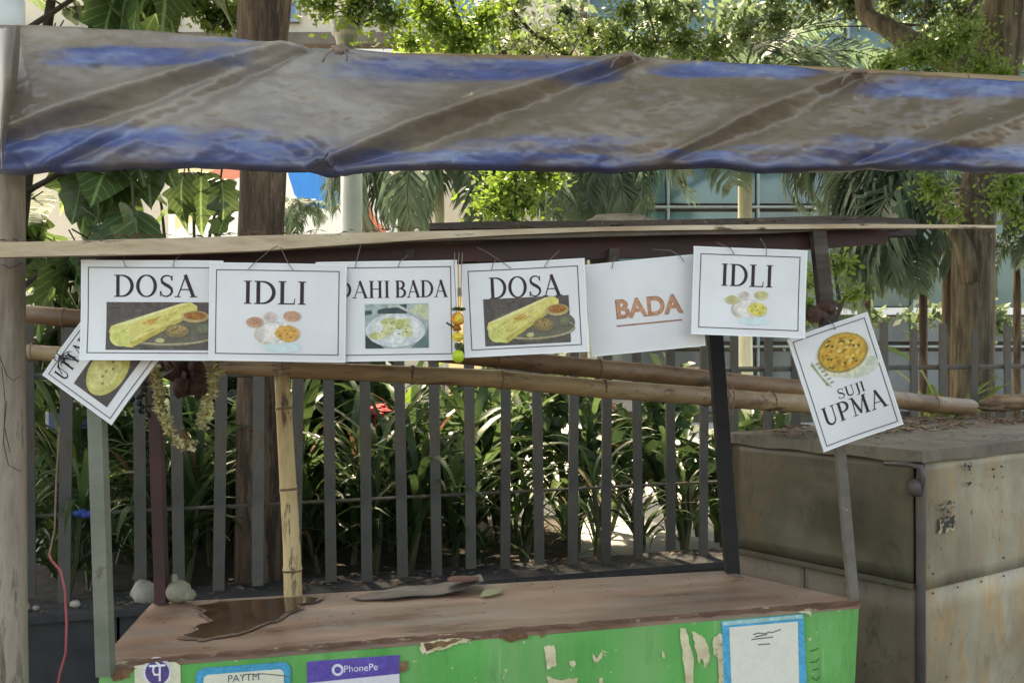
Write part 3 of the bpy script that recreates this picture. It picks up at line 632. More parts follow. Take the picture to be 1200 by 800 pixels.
bough('leafy_bough', [P(500, -140, 6.4), P(520, -20, 6.4), P(545, 40, 6.4), P(560, 66, 6.4)], clp([(520, 30, 36), (550, 45, 32), (500, 8, 34), (570, 20, 30), (535, 62, 26), (480, 50, 20)], 6.4, 0), 1300, .075, M['leaf_bright'], 'dense bright bough above the middle of the tarpaulin', 23)
bough('twiggy_bough', [P(540, -140, 6.8), P(580, -10, 6.8), P(625, 40, 6.8), P(668, 66, 6.8)], clp([(600, 30, 30), (640, 45, 30), (660, 60, 22), (690, 35, 28), (615, 60, 26), (590, 5, 26)], 6.8, 0), 620, .06, M['leaf_crown_dark'], 'dark twiggy bough in front of the cream wall', 24)
bough('leafy_bough', [P(740, -140, 7), P(750, -20, 7), P(770, 50, 7)], clp([(720, 45, 32), (760, 55, 30), (800, 50, 32), (700, 60, 26), (840, 55, 28), (780, 20, 24), (735, 15, 26)], 7, 0), 1100, .07, M['leaf_crown'], 'olive bough above the pinched peak of the tarpaulin', 25)
bough('leafy_bough', [P(1180, -60, 6.3), P(1120, 40, 6.2), P(1070, 65, 6.2), P(1030, 80, 6.2)], clp([(1040, 78, 26), (1075, 66, 26), (1110, 58, 30), (1135, 40, 26), (1150, 78, 24), (1090, 86, 18), (1175, 88, 22)], 6.0, 0), 1500, .05, M['leaf_bright'], 'feathery green bough against the tan trunk', 26)
bough('leafy_bough', [P(1100, -140, 7.4), P(1090, -20, 7.4), P(1080, 30, 7.4)], clp([(1090, 10, 40), (1130, 15, 32), (1050, 0, 30), (1000, 5, 30), (960, 0, 26), (910, 20, 28), (870, 40, 24)], 7.8, 0), 1300, .08, M['leaf_crown_dark'], 'shadowed bough over the dark forked limb', 27)
bough('leafy_bough', [P(590, 60, 6.6), P(600, 150, 6.6), P(605, 230, 6.6), P(600, 262, 6.6)], clp([(590, 215, 30), (615, 235, 28), (575, 240, 26), (640, 205, 24), (600, 262, 22), (625, 190, 30)], 6.6, 0), 1000, .08, M['leaf_bright'], 'sunlit creeper hanging between the two drooping palms', 28)
bough('leafy_bough', [P(1200, 100, 6.0), P(1180, 180, 6.0), P(1175, 240, 6.0)], clp([(1100, 225, 22), (1185, 215, 26), (1195, 250, 22), (1170, 235, 18), (1085, 215, 16), (1115, 250, 18)], 6.0, 0), 620, .055, M['leaf_bright'], 'light sprays hanging round the tan trunk below the tarpaulin', 29)
bough('twiggy_bough', [P(960, 420, 5.9), P(985, 360, 5.9), P(975, 300, 5.9)], clp([(960, 330, 20), (945, 360, 18), (985, 310, 18), (1000, 345, 14)], 5.9, 0), 260, .07, M['leaf_bright'], 'thin green shrub spray behind the locker post', 30)
# dense low growth between the plants
me = leaf_cloud([((px - 600) / F * d, d, z, rr) for px, d, z, rr in [(rnd.uniform(20, 560), rnd.uniform(5.3, 6.4), rnd.uniform(.45, 1.0), rnd.uniform(.14, .28)) for _ in range(46)]] + [((px - 600) / F * d, d, z, rr) for px, d, z, rr in [(rnd.uniform(30, 430), rnd.uniform(5.5, 6.4), rnd.uniform(.6, 1.8), rnd.uniform(.16, .28)) for _ in range(100)]] + [((px - 600) / F * d, d, z, rr) for px, d, z, rr in [(rnd.uniform(560, 900), rnd.uniform(5.4, 6.4), rnd.uniform(.82, 1.25), rnd.uniform(.09, .18)) for _ in range(30)]], 29500, .11, 31, 1.0)
me.materials.append(M['leaf_strap']); tag(link('undergrowth', me), 'tangled dark undergrowth filling in behind the fence', 'undergrowth', kind='stuff')

fq = random.Random(17)
far = [(fq.uniform(560, 1190), fq.uniform(-10, 78), fq.uniform(16, 34)) for _ in range(46)] + [(fq.uniform(940, 1200), fq.uniform(290, 440), fq.uniform(12, 24)) for _ in range(20)]
me = leaf_cloud([(*P(x, y, 11.5 + fq.uniform(-.8, .8)), k / F * 11.5) for x, y, k in far], 9000, .11, 33, .9, True)
M['leaf_far'] = leaf_mat("far_leaf", (.08, .12, .06), (.12, .16, .09), .45, .5, .2, .01)
me.materials.append(M['leaf_far']); tag(link('far_foliage', me), 'pale loose foliage of the far trees veiling the glass building', 'foliage', kind='stuff')
# lamp post
r = thing('lamp_post', (P(412, 0, 7.2).x, 7.2, .34), 'pale grey round lamp post with a dark flared cap above the tarpaulin', 'lamp post')
b0 = P(412, 0, 7.2); mb = MB(); mb.tube([(b0.x, 7.2, .34), (b0.x, 7.2, 2), P(412, 62, 7.2)], .078, 20, True); part('post', mb, M['lamp_metal'], r, True)
mb = MB(); t = P(406, 60, 7.2); mb.tube([t, P(406, 44, 7.2), P(406, 40, 7.2), P(406, 24, 7.2)], [.06, .085, .11, .115], 16); part('cap', mb, M['lamp_cap'], r)
# blue notice through the fence
r = thing('blue_notice', (P(82, 520, 4.9).x, 4.9, .34), 'small blue board with a white end on a stake behind the fence', 'notice')
mb = MB(); mb.box8([P(57, 502, 4.9), P(110, 502, 4.9), P(110, 502, 4.92), P(57, 502, 4.92), P(57, 483, 4.9), P(110, 489, 4.9), P(110, 489, 4.92), P(57, 483, 4.92)]); part('board', mb, surf("dull_blue", [(.12, .14, .36), (.17, .2, .45)], 6, .6, bmp=0), r)
mb = MB(); mb.box8([P(53, 502, 4.899), P(57, 502, 4.899), P(57, 502, 4.921), P(53, 502, 4.921), P(53, 482, 4.899), P(57, 483, 4.899), P(57, 483, 4.921), P(53, 482, 4.921)]); part('end_strip', mb, M['white_wall'], r)
mb = MB(); mb.bar((P(90, 0, 4.935).x, 4.935, .34), P(90, 490, 4.935), .03, .02); part('stake', mb, M['twig'], r)

# ---------------------------------------------------------------- the food cart
FL, FR, BL, BR = P(115, 776, 2.13), P(1008, 703, 2.25), P(178, 706, 2.6), P(848, 668, 2.62)
cart = thing('food_cart', (0, 2.35, 0), 'green fronted wooden food cart with a brown counter and board roof', 'food cart')
cart_up = Vector((.055, 0, 1)).normalized()   # the cart leans a little on the pavement
# counter top, uneven and a little worn
def ctop(u, v, dz=0.0):
    a = FL.lerp(FR, u); b = BL.lerp(BR, u); return a.lerp(b, v) + Vector((0, 0, dz))
cuts = [0, 1.0]
for k in range(1):
    v0, v1 = cuts[k], cuts[k + 1]; mb = MB(); n = 26; vs = []; fs = []
    off = rnd.uniform(-.001, .001)
    for i in range(n + 1):
        for j, v in enumerate((v0, (v0 + v1) / 2, v1)):
            u = i / n; p = ctop(u, v); z = off + .0012 * mnoise.noise(Vector((u * 9, v * 5, k)))
            vs.append(p + Vector((0, 0, z)));
    m_ = len(vs); vs += [Vector(q) - Vector((0, 0, .018)) for q in vs]
    for i in range(n):
        for j in range(2):
            a_ = i * 3 + j; fs.append((a_, a_ + 3, a_ + 4, a_ + 1)); fs.append((m_ + a_, m_ + a_ + 1, m_ + a_ + 4, m_ + a_ + 3))
        a_ = i * 3; fs.append((a_, m_ + a_, m_ + a_ + 3, a_ + 3)); a_ = i * 3 + 2; fs.append((a_, a_ + 3, m_ + a_ + 3, m_ + a_))
    fs += [(0, 1, m_ + 1, m_), (1, 2, m_ + 2, m_ + 1), (n * 3, m_ + n * 3, m_ + n * 3 + 1, n * 3 + 1), (n * 3 + 1, m_ + n * 3 + 1, m_ + n * 3 + 2, n * 3 + 2)]
    mb.add(vs, fs); part('counter_top', mb, M['counter'], cart)
fwd = Vector((-.07, -1, 0)).normalized()      # out of the front panel
# chipped front edge strip with a ragged lower rim
mb = MB(); n = 150; vs = []; fs = []
for i in range(n + 1):
    u = i / n; p = ctop(u, 0) + fwd * .006; drop = .006 + .007 * abs(mnoise.noise(Vector((u * 26, 3, 0)))) + .011 * max(0, mnoise.noise(Vector((u * 9, 8, 0)))) + .005 * mnoise.noise(Vector((u * 70, 1, 0)))
    top = p + Vector((0, 0, .001 + .003 * mnoise.noise(Vector((u * 40, 0, 4)))))
    vs += [top - fwd * .01, top, p - Vector((0, 0, drop)), p - Vector((0, 0, drop)) - fwd * .008]
for i in range(n):
    for j in range(3): fs.append((i * 4 + j, i * 4 + j + 1, (i + 1) * 4 + j + 1, (i + 1) * 4 + j))
mb.add(vs, fs); part('edge_strip', mb, M['counter_edge'], cart, label='chipped raw wood strip along the counter front')
# front panel and the other sides
def frontp(u, h, out=0.0):
    """a point of the front panel, h metres under the counter"""
    return ctop(u, 0) + fwd * out - cart_up * (.019 + h)
def panel_sheet(name, a, b, h, mat, nx=24, nz=8, amp=.003, th=.018, inward=Vector((0, 1, 0)), lift=.019):
    mb = MB(); vs = []; fs = []
    for i in range(nx + 1):
        for j in range(nz + 1):
            p = a.lerp(b, i / nx) - cart_up * (lift + h * j / nz); q = amp * mnoise.noise(p * 3.3)
            vs.append(p - inward * q)
    m_ = len(vs); vs += [Vector(v) + inward * th for v in vs]; w_ = nz + 1
    for i in range(nx):
        for j in range(nz):
            k = i * w_ + j; fs.append((k, k + 1, k + w_ + 1, k + w_)); fs.append((m_ + k, m_ + k + w_, m_ + k + w_ + 1, m_ + k + 1))
        k = i * w_; fs.append((k, k + w_, m_ + k + w_, m_ + k)); k += nz; fs.append((k, m_ + k, m_ + k + w_, k + w_))
    for j in range(nz):
        fs.append((j, m_ + j, m_ + j + 1, j + 1)); k = nx * w_ + j; fs.append((k, k + 1, m_ + k + 1, m_ + k))
    mb.add(vs, fs); return part(name, mb, mat, cart)
panel_sheet('front_panel', FL + Vector((.004, 0, 0)), FR - Vector((.002, 0, 0)), .62, M['green'], amp=.002)
panel_sheet('side_panel', FL + Vector((.004, .03, 0)), BL, .62, M['green'], 8, 6, .002, .015, Vector((1, 0, 0)))
panel_sheet('side_panel', FR + Vector((-.004, .03, 0)), BR, .62, M['green'], 8, 6, .002, .015, Vector((-1, 0, 0)))
panel_sheet('back_panel', BL + Vector((.03, -.01, 0)), BR + Vector((-.03, -.01, 0)), .62, M['dark_timber'], 16, 6, .002, .015, Vector((0, -1, 0)))
for (c, sx) in ((FL, 1), (FR, -1), (BL, 1), (BR, -1)):
    mb = MB(); p = c + Vector((.05 * sx, .05 if c in (FL, FR) else -.05, -.6)); mb.bar((p.x, p.y, 0), p, .05, .05); part('leg', mb, M['dark_timber'], cart)
# posts
def post(a, b, wd, mat, label=None, dp=None):
    mb = MB(); mb.bar(a, b, wd, dp or wd); return part('post', mb, mat, cart, label=label)
post(P(124, 790, 2.115), P(108, 304, 2.125), .031, M['grey_iron'], 'grey green painted iron front post')
post(P(1000, 702, 2.22), P(980, 480, 2.21), .0205, M['grey_post'], 'worn grey painted lower half of the front post')
post(P(980, 481, 2.211), P(958, 270, 2.2), .03, M['dark_timber'], 'rough upper half of the front post, coloured dark for shade')  # same post as below; its shade is put in as dark timber colour
post(P(858, 672, 2.6), P(830, 285, 2.6), .036, M['black_iron'], 'black iron back post')
post(P(190, 706, 2.58), P(176, 290, 2.58), .03, M['maroon'], 'dark maroon back post')
# a wad of rag and wire tied where the dark post meets the sign
mb = MB()
for k in range(7): mb.ball(P(958 + rnd.uniform(-14, 12), 362 + rnd.uniform(-8, 10), 2.19), rnd.uniform(.012, .02), 8, 6, .25, (1.2, .8, .8), k)
part('tied_rag', mb, M['husk'], cart)
# roof
RA, RB = P(93, 292, 2.03), P(1040, 268, 2.2)
RC, RD = RB + Vector((-.1, .62, .04)), RA + Vector((.06, .62, .03))
mb = MB(); n = 20; vs = []; fs = []
for i in range(n + 1):
    for j in range(7):
        u, v = i / n, j / 6; p = RA.lerp(RB, u).lerp(RD.lerp(RC, u), v); p = p + Vector((0, 0, .008 * mnoise.noise(p * 3)))
        vs.append(p)
m_ = len(vs); vs += [Vector(q) + Vector((0, 0, .012)) for q in vs]
for i in range(n):
    for j in range(6):
        k = i * 7 + j; fs.append((k, k + 1, k + 8, k + 7)); fs.append((m_ + k, m_ + k + 7, m_ + k + 8, m_ + k + 1))
    k = i * 7; fs.append((k, k + 7, m_ + k + 7, m_ + k)); k += 6; fs.append((k, m_ + k, m_ + k + 7, k + 7))
mb.add(vs, fs); part('roof_board', mb, M['roof_top'], cart)
# pale front lath: deep at one end, thinning towards the other
mb = MB(); prof = [(-60, 285, 302), (0, 284, 301.5), (100, 281.5, 299), (200, 279, 297.5), (300, 276, 294), (400, 273.5, 287), (500, 271, 280.5), (600, 268.5, 275), (700, 266, 271), (800, 264, 269.5), (900, 263, 268.5), (1000, 262.5, 267.5), (1100, 263, 267), (1168, 264, 267)]
vs = []; fs = []
for i, (px, y0, y1) in enumerate(prof):
    d = 2.0 + .2 * (px / 1100); t0, t1_ = P(px, y0, d), P(px, y1, d); vs += [t1_, t0, t0 + Vector((0, .028, 0)), t1_ + Vector((0, .028, 0))]
for i in range(len(prof) - 1):
    for j in range(4): fs.append((i * 4 + j, i * 4 + (j + 1) % 4, i * 4 + 4 + (j + 1) % 4, i * 4 + 4 + j))
e = (len(prof) - 1) * 4; fs += [(3, 2, 1, 0), (e, e + 1, e + 2, e + 3)]
mb.add(vs, fs); part('front_lath', mb, M['ply_edge'], cart, label='pale weathered lath along the roof front')
# maroon rail the signs hang from
mb = MB(); vs = []; fs = []
rail = [(92, 298, 312), (300, 294, 309), (520, 287, 307), (700, 277, 303), (850, 271, 298), (960, 269, 291), (1040, 268, 284)]
for (px, y0, y1) in rail:
    d = 2.1 + .15 * px / 1100; t0, t1_ = P(px, y0, d), P(px, y1, d); vs += [t1_, t0, t0 + Vector((0, .03, 0)), t1_ + Vector((0, .03, 0))]
for i in range(len(rail) - 1):
    for j in range(4): fs.append((i * 4 + j, i * 4 + (j + 1) % 4, i * 4 + 4 + (j + 1) % 4, i * 4 + 4 + j))
e = (len(rail) - 1) * 4; fs += [(3, 2, 1, 0), (e, e + 1, e + 2, e + 3)]
mb.add(vs, fs); part('front_rail', mb, M['maroon'], cart)
mb = MB(); mb.bar(P(150, 318, 2.6), P(860, 288, 2.62), .035, .03); part('back_rail', mb, M['dark_timber'], cart)
mb = MB(); mb.bar(P(640, 281, 2.32), P(1068, 270, 2.45), .03, .05); part('side_rail', mb, M['dark_timber'], cart)
for px in (240, 480, 720, 930):
    mb = MB(); mb.bar(P(px, 299, 2.16), P(px + (600 - px) * .2, 310, 2.6), .022, .03); part('cross_batten', mb, M['dark_timber'], cart)
mb = MB(); vs = []; fs = []
prof = [(503, 261.5, 267), (560, 259.5, 266), (640, 259, 265), (720, 258.5, 264), (800, 257, 264), (880, 255.5, 263.5), (960, 253, 263.5), (1010, 252.5, 263), (1072, 257, 263)]
for i, (px, y0, y1) in enumerate(prof):
    d = 2.13 + .15 * px / 1100; t0, t1_ = P(px, y0, d), P(px, y1 + 2, d); vs += [t1_, t0, t0 + Vector((0, .12, .004)), t1_ + Vector((0, .12, 0))]
for i in range(len(prof) - 1):
    for j in range(4): fs.append((i * 4 + j, i * 4 + (j + 1) % 4, i * 4 + 4 + (j + 1) % 4, i * 4 + 4 + j))
e = (len(prof) - 1) * 4; fs += [(3, 2, 1, 0), (e, e + 1, e + 2, e + 3)]
mb.add(vs, fs); part('roof_plank', mb, M['dark_timber'], cart, label='dark split plank lying along the roof top')
mb = MB(); mb.ball(P(725, 260, 2.42), .06, 20, 9, .12, (1.3, .8, .33), 5); mb.ball(P(755, 261, 2.42), .03, 12, 7, .15, (1.4, .8, .4), 6); tag(link('sack_heap', mb.mesh('sack_heap', surf("tan_sacking", [(.3, .24, .17), (.42, .35, .26)], 20, .9, bmp=.4), True)), 'small crumpled tan sack lying on the cart roof', 'sack')
# stickers and worn paint on the front
def fpoly(pts, out): return [front_px(x, y, out) for x, y in pts]
fn = None
def front_px(px, py, out=0.0):
    """photo pixel -> the real point of the front panel plane"""
    o = Vector((0, 0, EYE)); d = Vector(((px - 600) / F, 1, -(py - 400) / F))
    a = frontp(0, 0); b = frontp(1, 0); c = frontp(0, .5); nn = (b - a).cross(c - a).normalized()
    if nn.y > 0: nn = -nn
    t = (a - o).dot(nn) / d.dot(nn); return o + d * t + nn * (out + .0035)
def fpatch(name, pts, mat, out, root, label=None):
    q = MB(); q.poly([front_px(x, y, out) for x, y in pts])
    o = part(name, q, mat, root, label=label); return o
def circ(cx, cy, rx, ry=None, n=28, a0=0, a1=360):
    ry = ry or rx; return [(cx + rx * math.cos(R(a0 + (a1 - a0) * i / n)), cy - ry * math.sin(R(a0 + (a1 - a0) * i / n))) for i in range(n if a1 - a0 == 360 else n + 1)]
def fstroke(name, strokes, wd, mat, out, root):
    q = MB(); k = 0
    for st in strokes:
        for i in range(len(st) - 1):
            (x0, y0), (x1, y1) = st[i], st[i + 1]; L = math.hypot(x1 - x0, y1 - y0) or 1; nx, ny = -(y1 - y0) / L * wd / 2, (x1 - x0) / L * wd / 2
            ex, ey = (x1 - x0) / L * wd * .25, (y1 - y0) / L * wd * .25; k += 1
            q.poly([front_px(x, y, out + .00003 * k) for x, y in ((x0 + nx - ex, y0 + ny - ey), (x1 + nx + ex, y1 + ny + ey), (x1 - nx + ex, y1 - ny + ey), (x0 - nx - ex, y0 - ny - ey))])
    return part(name, q, mat, root)
def bfont(text, size, fat=0.0):
    cu = bpy.data.curves.new('letters', 'FONT'); cu.body = text; cu.size = size; cu.offset = fat; cu.align_x = 'CENTER'; cu.align_y = 'CENTER'
    o = bpy.data.objects.new('letters', cu); COL.objects.link(o); bpy.context.view_layer.update()
    me = bpy.data.meshes.new_from_object(o.evaluated_get(bpy.context.evaluated_depsgraph_get()))
    v = [tuple(p.co) for p in me.vertices]; f = [tuple(p.vertices) for p in me.polygons]
    bpy.data.objects.remove(o); bpy.data.meshes.remove(me); return v, f
def ftext(text, size, cx, cy, slope, mat, out, root, name='lettering'):
    v, f = bfont(text, size); c, s = math.cos(slope), math.sin(slope); q = MB()
    q.add([front_px(cx + x * c + y * s, cy - (-x * s + y * c) , out) if False else front_px(cx + x * c - y * s * 0, cy + x * s - y, out) for x, y, _ in v], [tuple(reversed(k)) for k in f]); return part(name, q, mat, root)
SL = -.078
def sticker(pts, mat, out, label): return fpatch('payment_sticker', pts, mat, out, cart, label)
s1 = sticker([(158, 779), (170, 777), (205, 774), (212, 778), (214, 880), (160, 884)], ink(220, 214, 184, .06), .0004, 'cream sticker under a round violet emblem')
fpatch('emblem_ring', circ(185, 786, 17.5), ink(232, 224, 226), .0008, s1)
fpatch('emblem', circ(185, 786.5, 14), ink(96, 78, 132), .0012, s1)
fstroke('emblem_glyph', [[(176, 779), (194, 778)], [(188, 778.5), (188, 796)], [(181, 779), (180, 785), (182, 789), (188, 789)], [(188, 778), (183, 773.5), (180, 772.5)]], 2.4, ink(238, 232, 240), .0016, s1)
def rrect(x0, y0, x1, y1, rad, sl):
    pts = []
    for (cx, cy, a) in ((x1 - rad, y0 + rad, 0), (x0 + rad, y0 + rad, 90), (x0 + rad, y1 - rad, 180), (x1 - rad, y1 - rad, 270)):
        for k in range(5):
            t = R(a + 90 * k / 4); pts.append((cx + rad * math.cos(t), cy - rad * math.sin(t)))
    xm = (x0 + x1) / 2; return [(x, y + (x - xm) * sl) for x, y in pts]
s2 = sticker(rrect(230, 778, 341, 940, 10, SL), ink(58, 160, 196), .0004, 'cream sticker with a rounded sky blue border')
fpatch('sticker_face', rrect(239, 786, 333, 932, 6, SL), ink(226, 220, 198, .05), .0008, s2)
ftext('PAYTM', 12, 286, 793, SL, ink(86, 96, 112), .0012, s2)
fstroke('crease', [[(285, 789), (310, 788), (340, 791)]], 1.2, ink(120, 120, 112), .0014, s2)
s3 = sticker([(360, 774), (468, 766), (469, 900), (361, 906)], ink(224, 217, 222, .05), .0004, 'white sticker with a violet heading band')
fpatch('heading_band', [(360, 774), (468, 766), (468.5, 788), (360.3, 799)], ink(104, 84, 168), .0008, s3)
fpatch('logo_disc', circ(396, 783.5, 7), ink(236, 228, 244), .0012, s3); fpatch('logo_core', circ(396, 783.5, 4), ink(104, 84, 168), .0016, s3)
ftext('PhonePe', 11.5, 423, 781.5, SL, ink(236, 230, 244), .0012, s3)
s4 = sticker([(845, 727), (941, 718), (949, 900), (852, 906)], ink(72, 172, 210), .0004, 'tall cream payment poster with sky blue edges')
fpatch('poster_face', [(854, 734), (934, 727), (938, 890), (860, 894)], ink(232, 226, 210, .04), .0008, s4)
fpatch('faded_top', [(846, 727.5), (940, 719), (940.2, 723), (846.3, 732)], ink(170, 206, 200), .001, s4)
fstroke('print_line', [[(882, 742), (888, 740.5), (896, 741), (902, 739)], [(884, 745), (898, 742)], [(903, 740), (914, 736.5)], [(880, 748), (905, 745)], [(888, 754), (901, 753)]], 1.4, ink(120, 116, 116), .0012, s4)
# peeled paint
def ragged(pts, seed, amp=2.0, sub=4):
    q = random.Random(seed); out = []
    for i in range(len(pts)):
        (x0, y0), (x1, y1) = pts[i], pts[(i + 1) % len(pts)]
        for k in range(sub):
            t = k / sub; out.append((x0 + (x1 - x0) * t + q.uniform(-amp, amp), y0 + (y1 - y0) * t + q.uniform(-amp, amp)))
    return out
peels = [([(796, 735), (803, 735), (812, 770), (812, 810), (804, 810), (800, 770)], 'peel', .8), ([(810, 738), (822, 744), (828, 752), (832, 772), (826, 782), (822, 770), (818, 776), (814, 756)], 'peel', .9),
         ([(834, 748), (844, 740), (850, 760), (848, 810), (842, 810), (840, 768), (836, 766)], 'peel', .9), ([(637, 756), (649, 755), (652, 778), (641, 784)], 'peel', 1.0), ([(641, 792), (660, 796), (676, 792), (674, 815), (640, 815)], 'peel', 1.4),
         ([(694, 764), (699, 770), (706, 760), (705, 770), (699, 775), (695, 773)], 'peel', .5), ([(666, 774), (673, 772), (675, 778), (669, 780)], 'peel', .5), ([(775, 762), (778, 763), (779, 770), (776, 769)], 'peel', .3), ([(702, 793), (706, 793), (707, 800), (702, 800)], 'peel', .5),
         ([(493, 752), (520, 748), (552, 744), (553, 749), (524, 758), (500, 766), (494, 764)], 'peel', 1.6), ([(496, 753), (518, 750), (543, 747), (520, 756), (500, 761)], 'peel_brown', 1.2), ([(574, 742), (616, 738), (618, 746), (600, 752), (586, 746)], 'peel_brown', 1.2), ([(632, 738), (640, 737), (639, 744), (634, 746)], 'peel_brown', .6),
         ([(468, 774), (478, 774), (478, 784), (468, 786)], 'peel_brown', 1.2), ([(930, 716), (945, 714), (950, 716), (950, 722), (946, 718)], 'peel', .6), ([(128, 784), (160, 780), (150, 792), (134, 798)], 'peel_brown', 1.6)]
for k, (pts, m_, am) in enumerate(peels):
    fpatch('peeled_patch', ragged(ragged(pts, k, am), k + 50, am * .45, 3), M[m_], (.0002 + .00005 * k if m_ == 'peel' else .0012 + .00004 * k), cart)
fstroke('ink_mark', [[(949, 762), (955, 760), (958, 758)], [(949, 775), (956, 774), (959, 770)], [(952, 784), (959, 782)], [(950, 792), (956, 796), (960, 791)]], .9, ink(46, 80, 48), .0004, cart)

# puddle, stones and a warped sheet on the counter
def ctop_px(px, py, dz=0.0):
    o = Vector((0, 0, EYE)); d = Vector(((px - 600) / F, 1, -(py - 400) / F)); nn = (FR - FL).cross(BL - FL).normalized()
    t = (FL - o).dot(nn) / d.dot(nn); return o + d * t + Vector((0, 0, dz))
mb = MB(); pts = ragged([(228, 711), (262, 706), (300, 704), (352, 701), (372, 702), (369, 705), (346, 709), (352, 714), (334, 719), (322, 728), (306, 731), (288, 740), (262, 744), (240, 748.5), (216, 745), (233, 739), (228, 735), (250, 729), (238, 720), (243, 716)], 5, .7, 3)
top = [ctop_px(x, y, .0042) for x, y in pts]; mb.poly(top)
for i in range(len(top)):
    a, b = top[i], top[(i + 1) % len(top)]; mb.quad(a - Vector((0, 0, .004)), b - Vector((0, 0, .004)), b, a)
M['damp'] = surf("damp_margin", [(.13, .075, .05), (.22, .138, .095)], 16, .26, (.5, 2, 1), bmp=.1)
m2 = MB(); cxy = sum(top, Vector()) / len(top); m2.poly([cxy + (p - cxy) * (1.1 + .09 * mnoise.noise(p * 22)) - Vector((0, 0, .0017)) for p in top])
pud = link('puddle', mb.mesh('puddle', M['wet'])); link('damp_margin', m2.mesh('damp_margin', M['damp']), pud); tag(pud, 'dark wet puddle spilled on the brown counter near the bamboo prop', 'puddle')
mb = MB(); mb.ball(ctop_px(209, 706, .03), .034, 16, 11, .03, (1, 1, .85), 2); mb.ball(ctop_px(220, 706, .022), .02, 10, 8, .05, (1.1, 1, .8), 3); mb.tube([ctop_px(206, 706, .05), ctop_px(204, 706, .075)], [.012, .007], 7)
tag(link('old_coconut', mb.mesh('old_coconut', M['coconut'], True)), 'round grey dried coconut at the counter corner beside the maroon post', 'coconut')
x_ = fence_x(176)
mb = MB(); mb.ball((x_, FX(x_) - .05, .475), .062, 12, 9, .16, (.95, .7, .85), 4)
tag(link('pale_stone', mb.mesh('pale_stone', M['stone'], True)), 'pale rounded stone on the plinth behind the cart corner', 'stone')
for k, (px, rr) in enumerate(((38, .022), (52, .014), (97, .02))):
    x_ = fence_x(px); mb = MB(); mb.ball((x_, FX(x_) - .07, .445 + rr * .6), rr, 9, 7, .15, (1.1, .8, .7), k)
    tag(link('rubble_stone', mb.mesh('rubble_stone', M['stone'], True)), ['rounded pebble on the plinth nearest the wooden pole', 'tiny pebble on the plinth beside the red cable', 'grey pebble on the plinth below the tilted sign', 'tiny pebble on the plinth against the grey green post', 'small pebble on the plinth behind the wet counter patch', 'small pebble on the plinth beside the brown trunk'][k], 'stone', 'rubble stones on the plinth')
# litter stuff along the plinth
def litter(name, spots, n, size, label, seed, mat='litter', spread=(.5, .05)):
    q = random.Random(seed); mb = MB()
    for k in range(n):
        p, nrm = spots(q); a = q.uniform(0, 6.28); L = size * q.uniform(.4, 1.2); d = Vector((math.cos(a), math.sin(a), q.uniform(-.1, .35))) * L; s = Vector((-math.sin(a), math.cos(a), q.uniform(-.3, .3))) * L * q.uniform(.15, .4)
        p = p + Vector((0, 0, .003 + q.uniform(0, .004))); mb.add([p - d / 2, p + s / 2 + Vector((0, 0, L * .1)), p + d / 2, p - s / 2 + Vector((0, 0, L * .08))], [(0, 1, 2, 3)])
    return tag(link(name, mb.mesh(name, M[mat])), label, 'leaf litter', None, 'stuff')
litter('plinth_litter', lambda q: ((lambda x: (Vector((x, FX(x) + q.uniform(-.13, .12), .442)), None))(q.uniform(-2.6, 2.5))), 420, .05, 'dry leaves and twigs lying along the plinth', 1)
litter('roof_litter', lambda q: ((lambda u, v: (RA.lerp(RB, u).lerp(RD.lerp(RC, u), v) + Vector((0, 0, .02)), None))(q.random(), q.random() ** 2)), 260, .035, 'dry leaf litter scattered on the cart roof', 2)
litter('lath_litter', lambda q: ((lambda u: (P(-40 + 1000 * u, 285.5 - 22 * min(1, u * 1.25), 2.015 + .18 * u), None))(q.random() ** 1.7)), 90, .02, 'crumbs of dry leaf along the pale roof lath', 3)
# thin flat scrap of sheet
mb = MB(); ol = ragged([(411, 700.5), (432, 695), (468, 690), (505, 686.5), (540, 681.5), (563, 680), (567, 688), (548, 693), (520, 697), (486, 699.5), (452, 702.5), (426, 703)], 8, .5, 3)
hz = lambda x, y: .004 + .014 * max(0, (x - 480) / 90) ** 2 + .002 * math.sin(x * .07)
up2 = [ctop_px(x, y, hz(x, y)) for x, y in ol]; dn2 = [p - Vector((0, 0, .0025)) for p in up2]; cu = ctop_px(495, 692, hz(495, 692)); cd = cu - Vector((0, 0, .0025)); n = len(ol)
mb.add(up2 + dn2 + [cu, cd], [(i, (i + 1) % n, 2 * n) for i in range(n)] + [(n + (i + 1) % n, n + i, 2 * n + 1) for i in range(n)] + [((i + 1) % n, i, n + i, n + (i + 1) % n) for i in range(n)])
tag(link('scrap_sheet', mb.mesh('scrap_sheet', M['tin'])), 'thin dark flat scrap of sheet lying at the back of the counter', 'scrap')
mb = MB(); c = ctop_px(541, 689, .014); mb.ball(c + Vector((.004, -.004, .012)), .043, 18, 8, .14, (1.0, .6, .13), 6); tag(link('clay_lid', mb.mesh('clay_lid', surf("reddish_clay", [(.12, .055, .035), (.18, .085, .055)], 12, .8, bmp=.3), True)), 'flat reddish brown broken lid resting on the dark scrap sheet', 'lid')
mb = MB()
mb.add([ctop_px(562, 699, .002), ctop_px(568, 694, .008), ctop_px(590, 690, .005), ctop_px(588, 694, .004), ctop_px(574, 699, .003)], [(0, 1, 2, 3, 4)]); tag(link('fallen_leaf', mb.mesh('fallen_leaf', surf("pale_green_leaf", [(.16, .19, .08), (.3, .3, .16)], 14, .6, bmp=.1))), 'pale green fallen leaf beside the broken lid', 'leaf')

litter('counter_crumbs', lambda q: (ctop(q.random(), 1 - q.random() ** 2 * .9, .001), None), 150, .012, 'dry crumbs and leaf bits scattered on the brown counter', 9)

